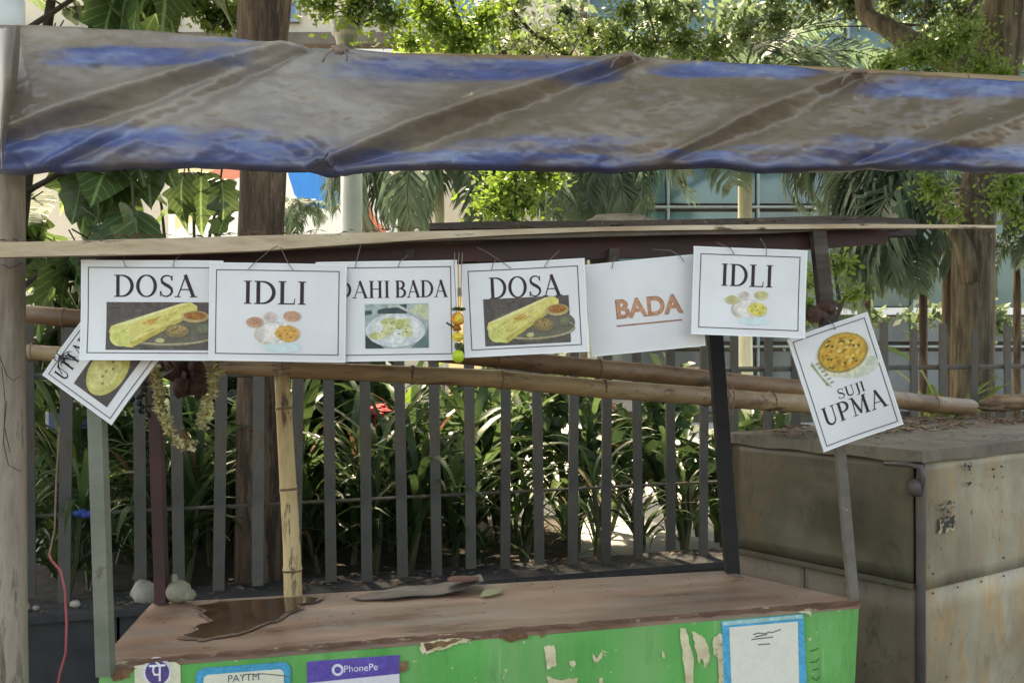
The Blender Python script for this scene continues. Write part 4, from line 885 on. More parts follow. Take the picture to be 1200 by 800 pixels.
# ---------------------------------------------------------------- wooden pole, tarpaulin
r = thing('wooden_pole', (P(10, 0, 2.14).x, 2.14, 0), 'weathered grey wooden pole holding up the end of the tarpaulin', 'pole')
mb = MB(); pts = []; rr = []
for k in range(34):
    z = -.0 + k * .065
    if z > 2.26: break
    px = 11 - (z - 1.5) * 3; p = P(px, 0, 2.14); pts.append(Vector((p.x + .004 * mnoise.noise(Vector((0, 0, z * 2))), 2.14, z))); rr.append(.033 * (1 + .04 * mnoise.noise(Vector((3, 0, z * 4)))) + .006 * max(0, 1 - z))
pz = [p.z for p in pts]; cut = next(i for i, z in enumerate(pz) if z > 2.12)
mb.tube(pts[:cut + 1], rr[:cut + 1], 18); part('shaft', mb, M['post_wood'], r, True)
mb = MB(); mb.tube(pts[cut:] + [pts[-1] + Vector((0, 0, .1))], [.034] * (len(pts) - cut) + [.034], 18); part('skylight_white_top', mb, M['skylight_tint'], r, True, 'pole top whitened in colour for the sky light')  # same wooden pole, its sky lit end put in as white colour
mb = MB(); q = P(11, 410, 2.1)
for (ps) in ([(2, 430), (6, 470), (4, 520), (10, 545), (24, 552)], [(2, 310), (12, 314), (26, 308)], [(0, 418), (8, 440), (16, 446), (24, 440)], [(8, 470), (5, 500), (12, 530)]):
    mb = MB(); mb.tube([P(x, y, 2.1) for x, y in ps], .0009, 5); part('binding_wire', mb, M['twig'], r)
# the strip of tarpaulin
TOPC = [(-30, 28), (60, 30), (150, 34), (250, 42), (335, 52), (400, 57), (480, 62), (600, 67), (690, 67), (738, 63), (800, 69), (900, 75), (1005, 84), (1100, 88), (1200, 94), (1290, 99)]
BOTC = [(-30, 196), (0, 196), (60, 195), (150, 191), (250, 190), (330, 194), (385, 197), (430, 193), (520, 191), (620, 194), (720, 195), (830, 189), (900, 196), (1000, 194), (1100, 192), (1200, 197), (1290, 198)]
FOLDS = [(-15, 168, 338, 56, .028, 11), (70, 188, 345, 60, .018, 7), (-10, 186, 200, 128, .012, 6), (150, 176, 400, 58, .010, 9), (386, 190, 738, 66, .032, 11), (386, 190, 590, 140, .012, 6), (386, 190, 300, 140, .014, 7), (386, 190, 250, 172, .010, 6), (386, 190, 410, 62, .009, 8), (386, 190, 470, 172, .008, 5), (386, 190, 345, 160, .01, 5),
         (812, 172, 1006, 86, .024, 10), (738, 66, 800, 150, .006, 8), (738, 66, 690, 185, .008, 8), (738, 66, 640, 90, .014, 6), (738, 66, 780, 170, .006, 8), (1006, 86, 1130, 118, .012, 7), (1006, 86, 965, 185, .007, 8), (1006, 86, 900, 92, .012, 6), (1250, 110, 1020, 190, .018, 10), (400, 60, 500, 82, .016, 6), (400, 60, 330, 110, .01, 6), (400, 60, 440, 130, .008, 8), (24, 50, 60, 190, .010, 8), (0, 190, 110, 160, .014, 6), (30, 150, 190, 90, .006, 8), (230, 190, 330, 130, .010, 7), (700, 190, 760, 120, .006, 8), (1000, 190, 1080, 160, .01, 7), (1090, 186, 1180, 160, .01, 7)]
SAGS = [(560, 86, 170, 24, -.014), (170, 66, 130, 14, .012), (870, 86, 110, 20, -.010), (1110, 104, 120, 24, -.010), (200, 165, 120, 22, .018), (620, 168, 140, 22, .016), (1000, 172, 130, 18, .014), (60, 110, 80, 30, .012), (500, 130, 120, 26, .010), (900, 130, 90, 26, .01)]
BLUES = [(165, 70, 125, 13, 1.1), (40, 180, 70, 18, 1.1), (110, 164, 80, 15, 1.0), (230, 168, 100, 20, .95), (320, 178, 80, 15, .95), (560, 84, 170, 14, 1.0), (470, 78, 60, 12, .9), (650, 172, 130, 11, .6), (420, 184, 60, 10, .8), (870, 82, 100, 10, 1.0), (1120, 104, 110, 12, 1.05), (940, 178, 100, 9, .75), (1020, 172, 90, 12, .7), (1150, 184, 90, 12, .95), (250, 48, 60, 4, .8), (70, 40, 70, 7, .3), (800, 84, 50, 8, .8)]
def interp(c, x):
    for (x0, y0), (x1, y1) in zip(c, c[1:]):
        if x <= x1:
            t = (x - x0) / (x1 - x0); t = t * t * (3 - 2 * t) * .5 + t * .5; return y0 + (y1 - y0) * t
    return c[-1][1]
NX, NV = 460, 72; vs = []; blue = []; fs = []
for i in range(NX + 1):
    px = -26 + 1300 * i / NX; yt, yb = interp(TOPC, px), interp(BOTC, px); yb += 2.2 * mnoise.noise(Vector((px * .03, 0, 0)))
    d0 = 2.0 + .36 * max(0, px) / 1200
    for j in range(NV + 1):
        v = j / NV
        if v < .06: vv, dy, out = 0, (.06 - v) / .06 * .12, -.0     # the piece lapped back over the pole
        elif v > .95: vv, dy, out = 1, (v - .95) / .05 * .03, 0      # hem turned under
        else: vv, dy, out = (v - .06) / .89, 0, 0
        py = yt + (yb - yt) * vv; disp = 0.0
        for (x0, y0, x1, y1, a, w_) in FOLDS:
            ex, ey = x1 - x0, y1 - y0; L2 = ex * ex + ey * ey; t = ((px - x0) * ex + (py - y0) * ey) / L2; tc = max(0, min(1, t)); L = math.sqrt(L2)
            sd_ = ((px - x0) * -ey + (py - y0) * ex) / L; en = math.hypot(px - (x0 + ex * tc), py - (y0 + ey * tc))
            if en > w_ * 5: continue
            along = math.exp(-((t - tc) * L / 30) ** 2); wv = w_ * (.55 + .9 * math.sin(math.pi * min(1, max(0, tc)))); k = sd_ / wv
            disp += (1.08 if a >= .018 else .55 * (1 - tc) ** .8) * a * along * (math.exp(-abs(k + .5) ** 1.4 * 1.3) - .8 * math.exp(-(k - 1.0) ** 2))
        for (cx, cy, rx, ry, a) in SAGS:
            disp += a * math.exp(-((px - cx) / rx) ** 2 - ((py - cy) / ry) ** 2)
        q = Vector((px * .012, py * .03, 0)); q2 = Vector((px * .04 + py * .03, py * .09 - px * .02, 3))
        disp += .009 * mnoise.noise(q) + .0035 * mnoise.noise(q2) + .0018 * mnoise.noise(q2 * 2.7) - .005 * abs(mnoise.noise(Vector((px * .02 + py * .035, py * .03 - px * .006, 9)))) - .003 * abs(mnoise.noise(Vector((px * .05 + py * .07, py * .08 - px * .02, 5))))
        belly = .035 * math.sin(math.pi * vv)
        d = d0 + .055 * (1 - vv) + dy - disp - belly * .4
        z_ref = P(px, py, d0 + .055 * (1 - vv)).z - (dy * .25 if vv == 0 else 0) - (.008 * dy / .03 if vv == 1 else 0)
        x_ref = P(px, py, d0 + .055 * (1 - vv)).x
        vs.append((x_ref, d, z_ref))
        b_ = 0
        for (cx, cy, rx, ry, a) in BLUES:
            wob = 1 + .35 * mnoise.noise(Vector((px * .02, py * .05, cx)))
            b_ = max(b_, a * math.exp(-(((px - cx) / rx) ** 4 + ((py - cy) / (ry * wob)) ** 4) * .7))
        if vv > .9: b_ = max(b_, .8 + .3 * mnoise.noise(Vector((px * .015, 1, 1))))
        blue.append(max(0, min(1, b_)))
for i in range(NX):
    for j in range(NV):
        k = i * (NV + 1) + j; fs.append((k, k + 1, k + NV + 2, k + NV + 1))
def tarp_mat():
    m, n, bs = new_mat("dirty_blue_tarpaulin")
    at = n.nodes.new("ShaderNodeAttribute"); at.attribute_name = 'bare'
    mud = ramp(n, noise(n, 3.0, 7, .68, (1, 1, 1.6)), [(.3, srgb(112, 97, 82)), (.5, srgb(142, 127, 110)), (.7, srgb(172, 158, 142))])
    mud = mix(n, ramp(n, noise(n, 9, 6, .7, (.5, 1, 2.5)), [(.56, (0, 0, 0)), (.72, (.7, .7, .7))]), mud, srgb(104, 86, 70))
    mud = mix(n, ramp(n, noise(n, 1.3, 5, .6), [(.45, (0, 0, 0)), (.7, (.6, .6, .6))]), mud, srgb(146, 146, 156))
    sp2 = n.nodes.new("ShaderNodeSeparateXYZ"); tc2 = n.nodes.new("ShaderNodeTexCoord"); n.links.new(tc2.outputs['Generated'], sp2.inputs[0])
    mud = mix(n, ramp(n, sp2.outputs[0], [(.3, (0, 0, 0)), (.8, (.75, .75, .75))]), mud, mix(n, noise(n, 5, 7, .7, (.6, 1, 2)), srgb(92, 76, 60), srgb(126, 109, 90)))
    blu = ramp(n, noise(n, 7, 6, .65, (.5, 1, 2.4)), [(.3, srgb(50, 64, 112)), (.5, srgb(72, 98, 160)), (.68, srgb(132, 150, 188))])
    ad = n.nodes.new("ShaderNodeMath"); ad.operation = 'ADD'
    ns = n.nodes.new("ShaderNodeMath"); ns.operation = 'MULTIPLY_ADD'; n.links.new(noise(n, 8, 7, .7, (.5, 1, 2.5)), ns.inputs[0]); ns.inputs[1].default_value = 2.2; ns.inputs[2].default_value = -1.12
    n.links.new(at.outputs['Fac'], ad.inputs[0]); n.links.new(ns.outputs[0], ad.inputs[1])
    f = ramp(n, ad.outputs[0], [(.36, (0, 0, 0)), (.95, (.8, .8, .8))])
    c = mix(n, f, mud, blu)
    c = mix(n, ramp(n, noise(n, 16, 6, .65, (.35, 1, 5)), [(.56, (0, 0, 0)), (.72, (.22, .22, .22))]), c, srgb(176, 164, 152))
    c = mix(n, ramp(n, noise(n, 13, 6, .7, (.4, 1, 4)), [(.58, (0, 0, 0)), (.74, (.28, .28, .28))]), c, srgb(98, 82, 66))
    sp = ramp(n, noise(n, 24, 4, .6), [(.68, (0, 0, 0)), (.72, (.6, .6, .6))]); c = mix(n, sp, c, srgb(178, 168, 160))
    n.links.new(c, bs.inputs['Base Color']); bs.inputs['Roughness'].default_value = .3; bs.inputs['Specular IOR Level'].default_value = .6
    tc3 = n.nodes.new("ShaderNodeTexCoord"); rg = n.nodes.new("ShaderNodeTexNoise"); rg.noise_type = 'RIDGED_MULTIFRACTAL'; rg.inputs['Scale'].default_value = 5; rg.inputs['Detail'].default_value = 5; rg.inputs['Distortion'].default_value = .6
    n.links.new(tc3.outputs['Object'], rg.inputs[0]); bump(n, bs, rg.outputs[0], .22, .005); return m
mb = MB(); mb.add(vs, fs); me = mb.mesh('sheet', tarp_mat(), True)
at = me.attributes.new('bare', 'FLOAT', 'POINT'); at.data.foreach_set('value', blue)
tarp = thing('tarpaulin', (P(600, 0, 2.2).x, 2.2, 1.9), 'creased blue tarpaulin caked in grey brown dirt, strung along the stall front', 'tarpaulin')
o = link('sheet', me, tarp); o.location = -tarp.location
so_ = o.modifiers.new('thickness', 'SOLIDIFY'); so_.thickness = .002; so_.offset = 1
mb = MB(); mb.tube([P(388 + k, 197 + dy, 1.97) for k, dy in ((-6, -8), (0, 0), (5, -6))], .0013, 5); mb.tube([P(386, 196, 1.985), P(378, 188, 1.99), P(384, 180, 1.985)], .0013, 5); part('tie_string', mb, M['black_iron'], tarp)
# wrapped end round the pole
mb = MB(); vs = []; fs = []
for i in range(9):
    t = i / 8
    for j in range(13):
        v = j / 12; px = 24 - 26 * t + 3 * math.sin(v * 5 + t * 3) - 20 * (v * .9) * (1 - t) ; py = 30 + 165 * v + 4 * t
        vs.append(P(px, py, 1.985 - .03 * math.sin(math.pi * t) + .008 * math.sin(v * 9 + 4 * t)))
for i in range(8):
    for j in range(12): k = i * 13 + j; fs.append((k, k + 1, k + 14, k + 13))
mb.add(vs, fs); o = part('wrapped_end', mb, tarp_mat(), tarp, True)
# bamboo that carries the tarpaulin
def bamboo_pole(name, pts, r0, r1, mat, label, group=None, node=.28, seed=0, n=14):
    pts = [Vector(p) for p in pts]; root = thing(name, pts[0], label, 'bamboo pole', group); q = random.Random(seed)
    seg = [0]; 
    for a, b in zip(pts, pts[1:]): seg.append(seg[-1] + (b - a).length)
    L = seg[-1]
    def at_(s):
        for i in range(len(pts) - 1):
            if s <= seg[i + 1] or i == len(pts) - 2: return pts[i].lerp(pts[i + 1], (s - seg[i]) / (seg[i + 1] - seg[i]))
    nodes = []; s = q.uniform(.05, node)
    while s < L - .02: nodes.append(s); s += node * q.uniform(.8, 1.2)
    ss = sorted(set([0, L] + [min(L, max(0, x + k)) for x in nodes for k in (-.012, 0, .012)] + list(np.linspace(0, L, 12))))
    ps = []; rr = []
    for s in ss:
        k = max([0] + [1 - abs(s - x) / .012 for x in nodes]); ps.append(at_(s) + Vector((0, 0, .004 * mnoise.noise(Vector((s * 3, seed, 0)))))); rr.append((r0 + (r1 - r0) * s / L) * (1 + .1 * max(0, k)))
    mb = MB(); mb.tube(ps, rr, n); part('culm', mb, mat, root, True)
    for x in nodes:
        mb = MB(); d = (at_(min(L, x + .01)) - at_(max(0, x - .01))).normalized(); c = at_(x); rad = (r0 + (r1 - r0) * x / L)
        mb.tube([c - d * .004, c, c + d * .004], [rad * 1.06, rad * 1.125, rad * 1.06], n); part('joint', mb, M['node'], root, True)
    return root
bamboo_pole('bamboo_pole', [P(-60, 50, 2.16), P(400, 70, 2.28), P(740, 76, 2.4), P(1010, 90, 2.46), P(1290, 103, 2.52)], .016, .02, M['bamboo'], 'bamboo pole that the top of the tarpaulin is folded over', None, .4, 3)
GB = 'bamboo poles laid across the back of the cart'
bamboo_pole('bamboo_pole', [P(20, 367, 2.62), P(300, 393, 2.72), P(585, 420, 2.85), P(940, 456, 3.25), P(1138, 478, 3.75)], .025, .033, M['bamboo_brown'], 'upper brown bamboo pole behind the signs, its end on the locker top', GB, .34, 4)
bamboo_pole('bamboo_pole', [P(18, 411, 2.6), P(330, 433, 2.62), P(560, 442, 2.66), P(760, 460, 2.8), P(1010, 478, 3.2)], .02, .03, M['bamboo'], 'lower tan bamboo pole resting on the yellow bamboo prop', GB, .3, 9)
bamboo_pole('bamboo_prop', [P(344, 722, 2.585), P(342, 640, 2.595), P(336, 540, 2.605), P(330, 431, 2.615)], .0245, .02, M['bamboo_yellow'], 'spotted yellow bamboo prop standing upright at the back of the counter', None, .2, 12)

# lashings where poles cross, knots along the tarpaulin
def lashing(c, rad, along, label, cat='lashing'):
    mb = MB(); c = Vector(c); d = Vector(along).normalized(); a = d.orthogonal().normalized(); b = d.cross(a)
    pts = [c + (a * math.cos(t) + b * math.sin(t)) * rad * rnd.uniform(1.0, 1.12) + d * (.012 * (t / 12 - .5) * 2.2) for t in np.arange(0, 25, .42)]
    mb.tube(pts, .0022, 5); e = pts[-1]; mb.tube([e, e + Vector((.01, -.01, -.02)), e + Vector((.004, -.012, -.06))], .0018, 5)
    return tag(link('rope_lashing', mb.mesh('rope_lashing', M['cord'])), label, cat, 'rope lashings')
lashing(P(330, 436, 2.615), .027, (0, 0, 1), 'rope lashing round the top of the yellow bamboo prop')
lashing(P(842, 466, 2.75), .034, (1, .1, -.1), 'rope lashing where the lower bamboo passes the black iron post')
lashing(P(183, 420, 2.6), .027, (1, 0, -.06), 'rope lashing on the lower bamboo beside the maroon post')
lashing(P(26, 411, 2.59), .026, (1, 0, -.06), 'rope lashing at the bamboo end beside the wooden pole')
for (px, py, d, lab) in ((736, 66, 2.2, 'knotted tan cord at the pinched peak of the tarpaulin'), (1006, 86, 2.28, 'knotted dark cord where the tarpaulin folds meet near the tan trunk'), (398, 59, 2.1, 'knotted cord on the tarpaulin edge below the lamp post cap')):
    mb = MB()
    for k in range(5): mb.ball(P(px + rnd.uniform(-5, 5), py + rnd.uniform(-3, 2), d - .03 + rnd.uniform(-.01, .01)), .009, 8, 6, .2, (1.5, 1, .7), k)
    mb.tube([P(px - 8, py, d - .04), P(px - 16, py + 5, d - .045), P(px - 20, py + 14, d - .045)], .0022, 5); mb.tube([P(px + 5, py, d - .04), P(px + 9, py + 7, d - .045), P(px + 8, py + 13, d - .045)], .002, 5)
    tag(link('cord_knot', mb.mesh('cord_knot', M['cord'], True)), lab, 'knot', 'cord knots along the tarpaulin')

# ---------------------------------------------------------------- menu signs
def arc(cx, cy, rx, ry, a0, a1, n=16): return [(cx + rx * math.cos(R(a0 + (a1 - a0) * i / n)), cy + ry * math.sin(R(a0 + (a1 - a0) * i / n))) for i in range(n + 1)]
TH, TN = .15, .055
def glyph(ch):
    """serif capitals: list of (polyline, width at each point), height one, and the advance"""
    S = []
    def line(p, q, w0, w1=None): S.append(([p, q], [w0, w0 if w1 is None else w1]))
    def serif(x, y, wd=.3): line((x - wd / 2, y), (x + wd / 2, y), .045)
    def curve(pts, wf): S.append((pts, [wf(i / (len(pts) - 1)) for i in range(len(pts))]))
    bow = lambda t: TN + (TH - TN) * math.sin(math.pi * t) ** 1.5
    if ch == 'D':
        line((.15, 0), (.15, 1), TH); serif(.1, .02, .22); serif(.1, .98, .22); curve([(.15, .97)] + arc(.3, .5, .46, .47, 90, -90, 22) + [(.15, .03)], bow); return S, .88
    if ch == 'O':
        curve(arc(.45, .5, .38, .48, 90, 450, 36), lambda t: TN + (TH - TN) * abs(math.sin(2 * math.pi * t)) ** 1.4); return S, .92
    if ch == 'S':
        curve([(.56, .76), (.55, .88), (.44, .96), (.32, .97), (.19, .92), (.12, .8), (.15, .67), (.28, .57), (.42, .49), (.55, .38), (.58, .24), (.5, .1), (.36, .03), (.22, .04), (.11, .13), (.09, .26)], lambda t: TN + (TH - TN) * math.exp(-((t - .5) / .2) ** 2)); line((.575, .74), (.575, .97), .04); line((.075, .03), (.075, .27), .04); return S, .68
    if ch == 'A':
        line((.08, 0), (.44, 1.02), .055); line((.4, 1.0), (.76, 0), TH); line((.2, .34), (.6, .34), .05); serif(.08, .02, .26); serif(.76, .02, .3); return S, .88
    if ch == 'I':
        line((.16, 0), (.16, 1), TH); serif(.16, .02); serif(.16, .98); return S, .36
    if ch == 'L':
        line((.15, 0), (.15, 1), TH); serif(.15, .98); serif(.1, .02, .22); line((.1, .025), (.62, .025), .05); line((.62, 0), (.64, .26), .045, .03); return S, .7
    if ch == 'H':
        for x in (.15, .65): line((x, 0), (x, 1), TH); serif(x, .02); serif(x, .98)
        line((.15, .52), (.65, .52), .055); return S, .84
    if ch == 'B':
        line((.15, 0), (.15, 1), TH); serif(.1, .02, .2); serif(.1, .98, .2)
        curve([(.15, .97)] + arc(.3, .755, .26, .215, 90, -90, 14) + [(.15, .54)], bow); curve([(.15, .53)] + arc(.32, .28, .32, .25, 90, -90, 14) + [(.15, .03)], bow); return S, .74
    if ch == 'P':
        line((.15, 0), (.15, 1), TH); serif(.15, .02); serif(.1, .98, .2); curve([(.15, .97)] + arc(.3, .71, .3, .26, 90, -90, 16) + [(.15, .45)], bow); return S, .72
    if ch == 'U':
        line((.15, 1), (.15, .3), TH); serif(.15, .98); serif(.66, .98, .26); line((.66, 1), (.66, .3), .06); curve(arc(.405, .32, .255, .29, 180, 360, 16), lambda t: TH - (TH - .06) * t); return S, .84
    if ch == 'M':
        line((.13, 0), (.17, 1), .055); line((.15, 1), (.48, .08), TH * .9); line((.46, .08), (.8, 1), .055); line((.82, 0), (.8, 1), TH); serif(.12, .02, .26); serif(.83, .02); serif(.12, .98, .2); serif(.85, .98, .2); return S, 1.02
    if ch == 'J':
        line((.24, 1), (.24, .1), TH); serif(.24, .98); curve([(.24, .12), (.22, -.06), (.12, -.16), (.02, -.14)], lambda t: TH * (1 - .6 * t)); return S, .42
    if ch == 'T':
        line((.36, 0), (.36, 1), TH); serif(.36, .02); line((.04, .97), (.68, .97), .05); line((.04, .97), (.02, .76), .045, .03); line((.68, .97), (.7, .76), .045, .03); return S, .74
    return S, .36
class Flat:
    """flat prints on a sign face, in the sign's own coordinates (x across, z up from the sign's top centre)"""
    def __init__(s, root, th, k=0): s.root = root; s.y = -th / 2; s.k = k
    def mesh(s, name, polys, mat, layer, parent=None):
        mb = MB(); e = 0
        for p in polys:
            s.k += 1; y = s.y - .0004 * layer - .0000022 * s.k
            a = sum(p[i][0] * p[(i + 1) % len(p)][1] - p[(i + 1) % len(p)][0] * p[i][1] for i in range(len(p)))
            if a < 0: p = p[::-1]
            mb.poly([(x, y, z) for x, z in p])
        return lpart(name, mb, mat, parent or s.root)
def ribbon(pts, ws):
    out = []; nrm = []
    for i in range(len(pts)):
        a = pts[max(0, i - 1)]; b = pts[min(len(pts) - 1, i + 1)]; dx, dy = b[0] - a[0], b[1] - a[1]; L = math.hypot(dx, dy) or 1; nrm.append((-dy / L, dx / L))
    for i in range(len(pts) - 1):
        (x0, y0), (x1, y1) = pts[i], pts[i + 1]; n0, n1 = nrm[i], nrm[i + 1]; w0, w1 = ws[i] / 2, ws[i + 1] / 2
        out.append([(x0 + n0[0] * w0, y0 + n0[1] * w0), (x1 + n1[0] * w1, y1 + n1[1] * w1), (x1 - n1[0] * w1, y1 - n1[1] * w1), (x0 - n0[0] * w0, y0 - n0[1] * w0)])
    return out
def text_polys(text, x0, z0, h, width=None, track=0.06):
    """text set from x0 on the base line z0, cap height h; stretched to the given width. One list of polygons per letter."""
    adv = []; gl = []
    for ch in text:
        S, a = glyph(ch); gl.append(S); adv.append(a + track)
    tot = sum(adv) - track; kx = (width / (tot * h)) if width else 1.0; x = 0; out = []
    for S, a in zip(gl, adv):
        ps = []
        for pts, ws in S: ps += ribbon([((x + p[0]) * h * kx + x0, p[1] * h + z0) for p in pts], [w_ * h * (kx if kx > 1 else 1) for w_ in ws])
        if ps: out.append(ps)
        x += a
    return out
U = F / 2.04                                   # photo pixels per metre at the signs
def ell(cx, cz, rx, rz, n=26, rot=0.0):
    c, s = math.cos(rot), math.sin(rot)
    return [(cx + rx * math.cos(t) * c - rz * math.sin(t) * s, cz + rx * math.cos(t) * s + rz * math.sin(t) * c) for t in [2 * math.pi * i / n for i in range(n)]]
GSIGN = 'laminated menu signs hanging along the cart roof'
def sign(cx, top, wpx, hpx, d, roll, label, yaw=0.0, pitch=0.0, border=True, bw=8, name='menu_sign', curl=.004):
    """cx, top: photo pixel of the top edge's middle; wpx, hpx in photo pixels; returns (root, Flat, unit)"""
    root = thing(name, P(cx, top, d), label, 'menu sign', GSIGN); root.rotation_euler = (pitch, roll, yaw)
    u = d / F; W, H = wpx * u, hpx * u; th = .004
    mb = MB(); mb.box((0, 0, -H / 2), W, th, H)
    lpart('card', mb, M['card'], root)
    mb = MB(); e = .0028
    for (c, sx, sz) in (((0, 0, -e / 2), W + .001, e), ((0, 0, -H + e / 2), W + .001, e)): mb.box(c, sx, th + .0012, sz)
    for sx in (-1, 1): mb.box((sx * (W / 2 - e / 2), 0, -H / 2), e, th + .0011, H - 2 * e - .0004)
    lpart('laminate_rim', mb, M['card_edge'], root)
    fl = Flat(root, th); 
    if border:
        b = bw * u; q = 1.15 * u; x0, x1, z0, z1 = -W / 2 + b, W / 2 - b, -H + b, -b
        fl.mesh('border_line', [[(x0, z0), (x1, z0), (x1, z0 + q), (x0, z0 + q)], [(x0, z1 - q), (x1, z1 - q), (x1, z1), (x0, z1)], [(x0, z0 + q), (x0 + q, z0 + q), (x0 + q, z1 - q), (x0, z1 - q)], [(x1 - q, z0 + q), (x1, z0 + q), (x1, z1 - q), (x1 - q, z1 - q)]], M['line'], 1)
    return root, fl, u, W, H
def letters(fl, text, x, z, h, width, u, mat=None, layer=1):
    for ps in text_polys(text, x * u, z * u, h * u, width * u if width else None): fl.mesh('letter', ps, mat or M['letter'], layer)
def hook(root, x, z_up, u, bend=6, d=-.003, off=0):
    mb = MB(); mb.tube([(x * u, .004, -7 * u), (x * u, d - .004, -7 * u), (x * u + bend * .3 * u, d - .006, -1 * u), (x * u + bend * u, .01, z_up * .6 * u), (x * u + (bend + off) * u, .035, z_up * u)], .0009, 5); lpart('hanging_wire', mb, M['wire'], root)
# food prints (x, z in photo pixels from the picture's own lower corner)
def dosa_print(fl, u, x0, z0, w_, h_):
    s = lambda pts: [((x0 + x * w_) * u, (z0 + z * h_) * u) for x, z in pts]
    pic = fl.mesh('food_picture', [s([(0, 0), (1, 0), (1, 1), (0, 1)])], ink(98, 88, 84), 1)
    add = lambda pts, m, L: fl.mesh('print_shape', [s(pts)], m, L, pic)
    add(arc(.56, .42, .5, .36, 0, 360, 30)[:-1], ink(112, 106, 92), 2); add(arc(.6, .3, .46, .2, 200, 390, 22) + arc(.6, .34, .45, .2, 390, 200, 22), ink(176, 164, 128), 3)
    add([(.03, .38), (.05, .27), (.1, .16), (.18, .07), (.26, .05), (.88, .78), (.88, .92), (.82, 1.0), (.72, .97), (.05, .5)], ink(226, 214, 128, .08), 4)
    add([(.05, .5), (.72, .97), (.8, .99), (.4, .68), (.2, .52)], ink(238, 228, 162, .08), 5)
    add([(.26, .05), (.88, .78), (.88, .84), (.24, .16)], ink(200, 182, 98), 5)
    add(arc(.145, .27, .105, .2, 0, 360, 24)[:-1], ink(226, 222, 138), 6); add(arc(.15, .26, .07, .14, 0, 360, 20)[:-1], ink(212, 208, 118), 7)
    add(ragged([(.34, .56), (.42, .62), (.52, .72), (.5, .64), (.44, .54), (.38, .5)], 3, .02, 3), ink(212, 160, 78), 6)
    add(arc(.86, .7, .135, .125, 0, 360, 24)[:-1], ink(190, 166, 118), 6); add(arc(.86, .72, .105, .085, 0, 360, 24)[:-1], ink(174, 116, 62), 7)
    add(arc(.69, .4, .12, .14, 0, 360, 24)[:-1], ink(140, 118, 84), 6); add(arc(.69, .43, .095, .095, 0, 360, 24)[:-1], ink(164, 136, 88), 7)
    q = random.Random(int(w_)); roll = lambda a, b: (.1 + .7 * a + .16 * (b - .5) * .6, .2 + .64 * a + .36 * (b - .5) * -1 + .1)
    for k in range(46):
        a, b = q.random(), q.uniform(.25, .8); x, z = .14 + .66 * a + .1 * (b - .5), .3 + .56 * a - .34 * (b - .5); L_ = q.uniform(.015, .05)
        if z < .97 and not (.5 < x and z < .5): add(ragged([(x - L_, z - L_ * .9), (x + L_, z + L_ * .9), (x + L_ * .8, z + L_ * .4), (x - L_ * .8, z - L_ * 1.2)], k, .008, 2), q.choice((ink(210, 194, 104), ink(230, 214, 132), ink(232, 204, 122), ink(200, 180, 100), ink(240, 230, 170))), 6)
    for k in range(26):
        a, r_ = q.uniform(0, 6.28), q.random() ** .5; c_ = q.choice(((.86, .72, .085, .065, (196, 138, 78), (150, 92, 48)), (.69, .43, .075, .07, (184, 158, 108), (132, 104, 66)))); add(arc(c_[0] + c_[2] * r_ * math.cos(a), c_[1] + c_[3] * r_ * math.sin(a), .014, .016, 0, 360, 6)[:-1], ink(*c_[4 + k % 2]), 8)
    for k in range(20): add(arc(q.uniform(.02, .98), q.choice((q.uniform(.02, .14), q.uniform(.82, .97))), q.uniform(.015, .05), q.uniform(.01, .03), 0, 360, 8)[:-1], q.choice((ink(84, 76, 72), ink(112, 104, 98), ink(92, 90, 80))), 1.5)
    add(arc(.53, .2, .045, .05, 0, 360, 12)[:-1], ink(206, 196, 142), 6); add(arc(.94, .45, .06, .1, 0, 360, 12)[:-1], ink(124, 126, 100), 5)
def idli_print(fl, u, x0, z0, w_, h_, orange):
    s = lambda pts: [((x0 + x * w_) * u, (z0 + z * h_) * u) for x, z in pts]
    pic = fl.mesh('food_picture', [s(arc(.5, .4, .38, .3, 0, 360, 30)[:-1])], ink(222, 206, 190), 1)
    add = lambda pts, m, L: fl.mesh('print_shape', [s(pts)], m, L, pic)
    add(arc(.62, .08, .33, .13, 0, 360, 22)[:-1], ink(208, 226, 226, .06), 2)
    add(arc(.52, .42, .34, .26, 0, 360, 30)[:-1], ink(232, 222, 214), 3); add(arc(.42, .5, .17, .18, 0, 360, 20)[:-1], ink(240, 230, 222), 4); add(arc(.4, .82, .12, .12, 0, 360, 20)[:-1], ink(228, 208, 196), 4); add(arc(.4, .83, .085, .085, 0, 360, 18)[:-1], ink(212, 192, 182), 5)
    c1, c2 = ((216, 166, 138), (226, 172, 92)) if orange else ((216, 206, 150), (228, 212, 112))
    add(arc(.14, .68, .15, .13, 0, 360, 22)[:-1], ink(*c1), 4); add(arc(.14, .7, .11, .09, 0, 360, 20)[:-1], ink(*[min(255, int(k * .92)) for k in c1]), 5); add(arc(.78, .84, .15, .13, 0, 360, 22)[:-1], ink(*c1), 4); add(arc(.78, .85, .11, .09, 0, 360, 20)[:-1], ink(*[min(255, int(k * .94)) for k in c1]), 5)
    add(ragged(arc(.7, .42, .22, .2, 0, 360, 12)[:-1], 3, .02, 2), ink(*c2), 5)
    for k, (dx, dz) in enumerate(((.58, .36), (.66, .5), (.76, .33), (.82, .47), (.7, .41))): add(arc(dx, dz, .026, .022, 0, 360, 8)[:-1], ink(186, 130, 62) if orange else ink(160, 156, 70), 6)

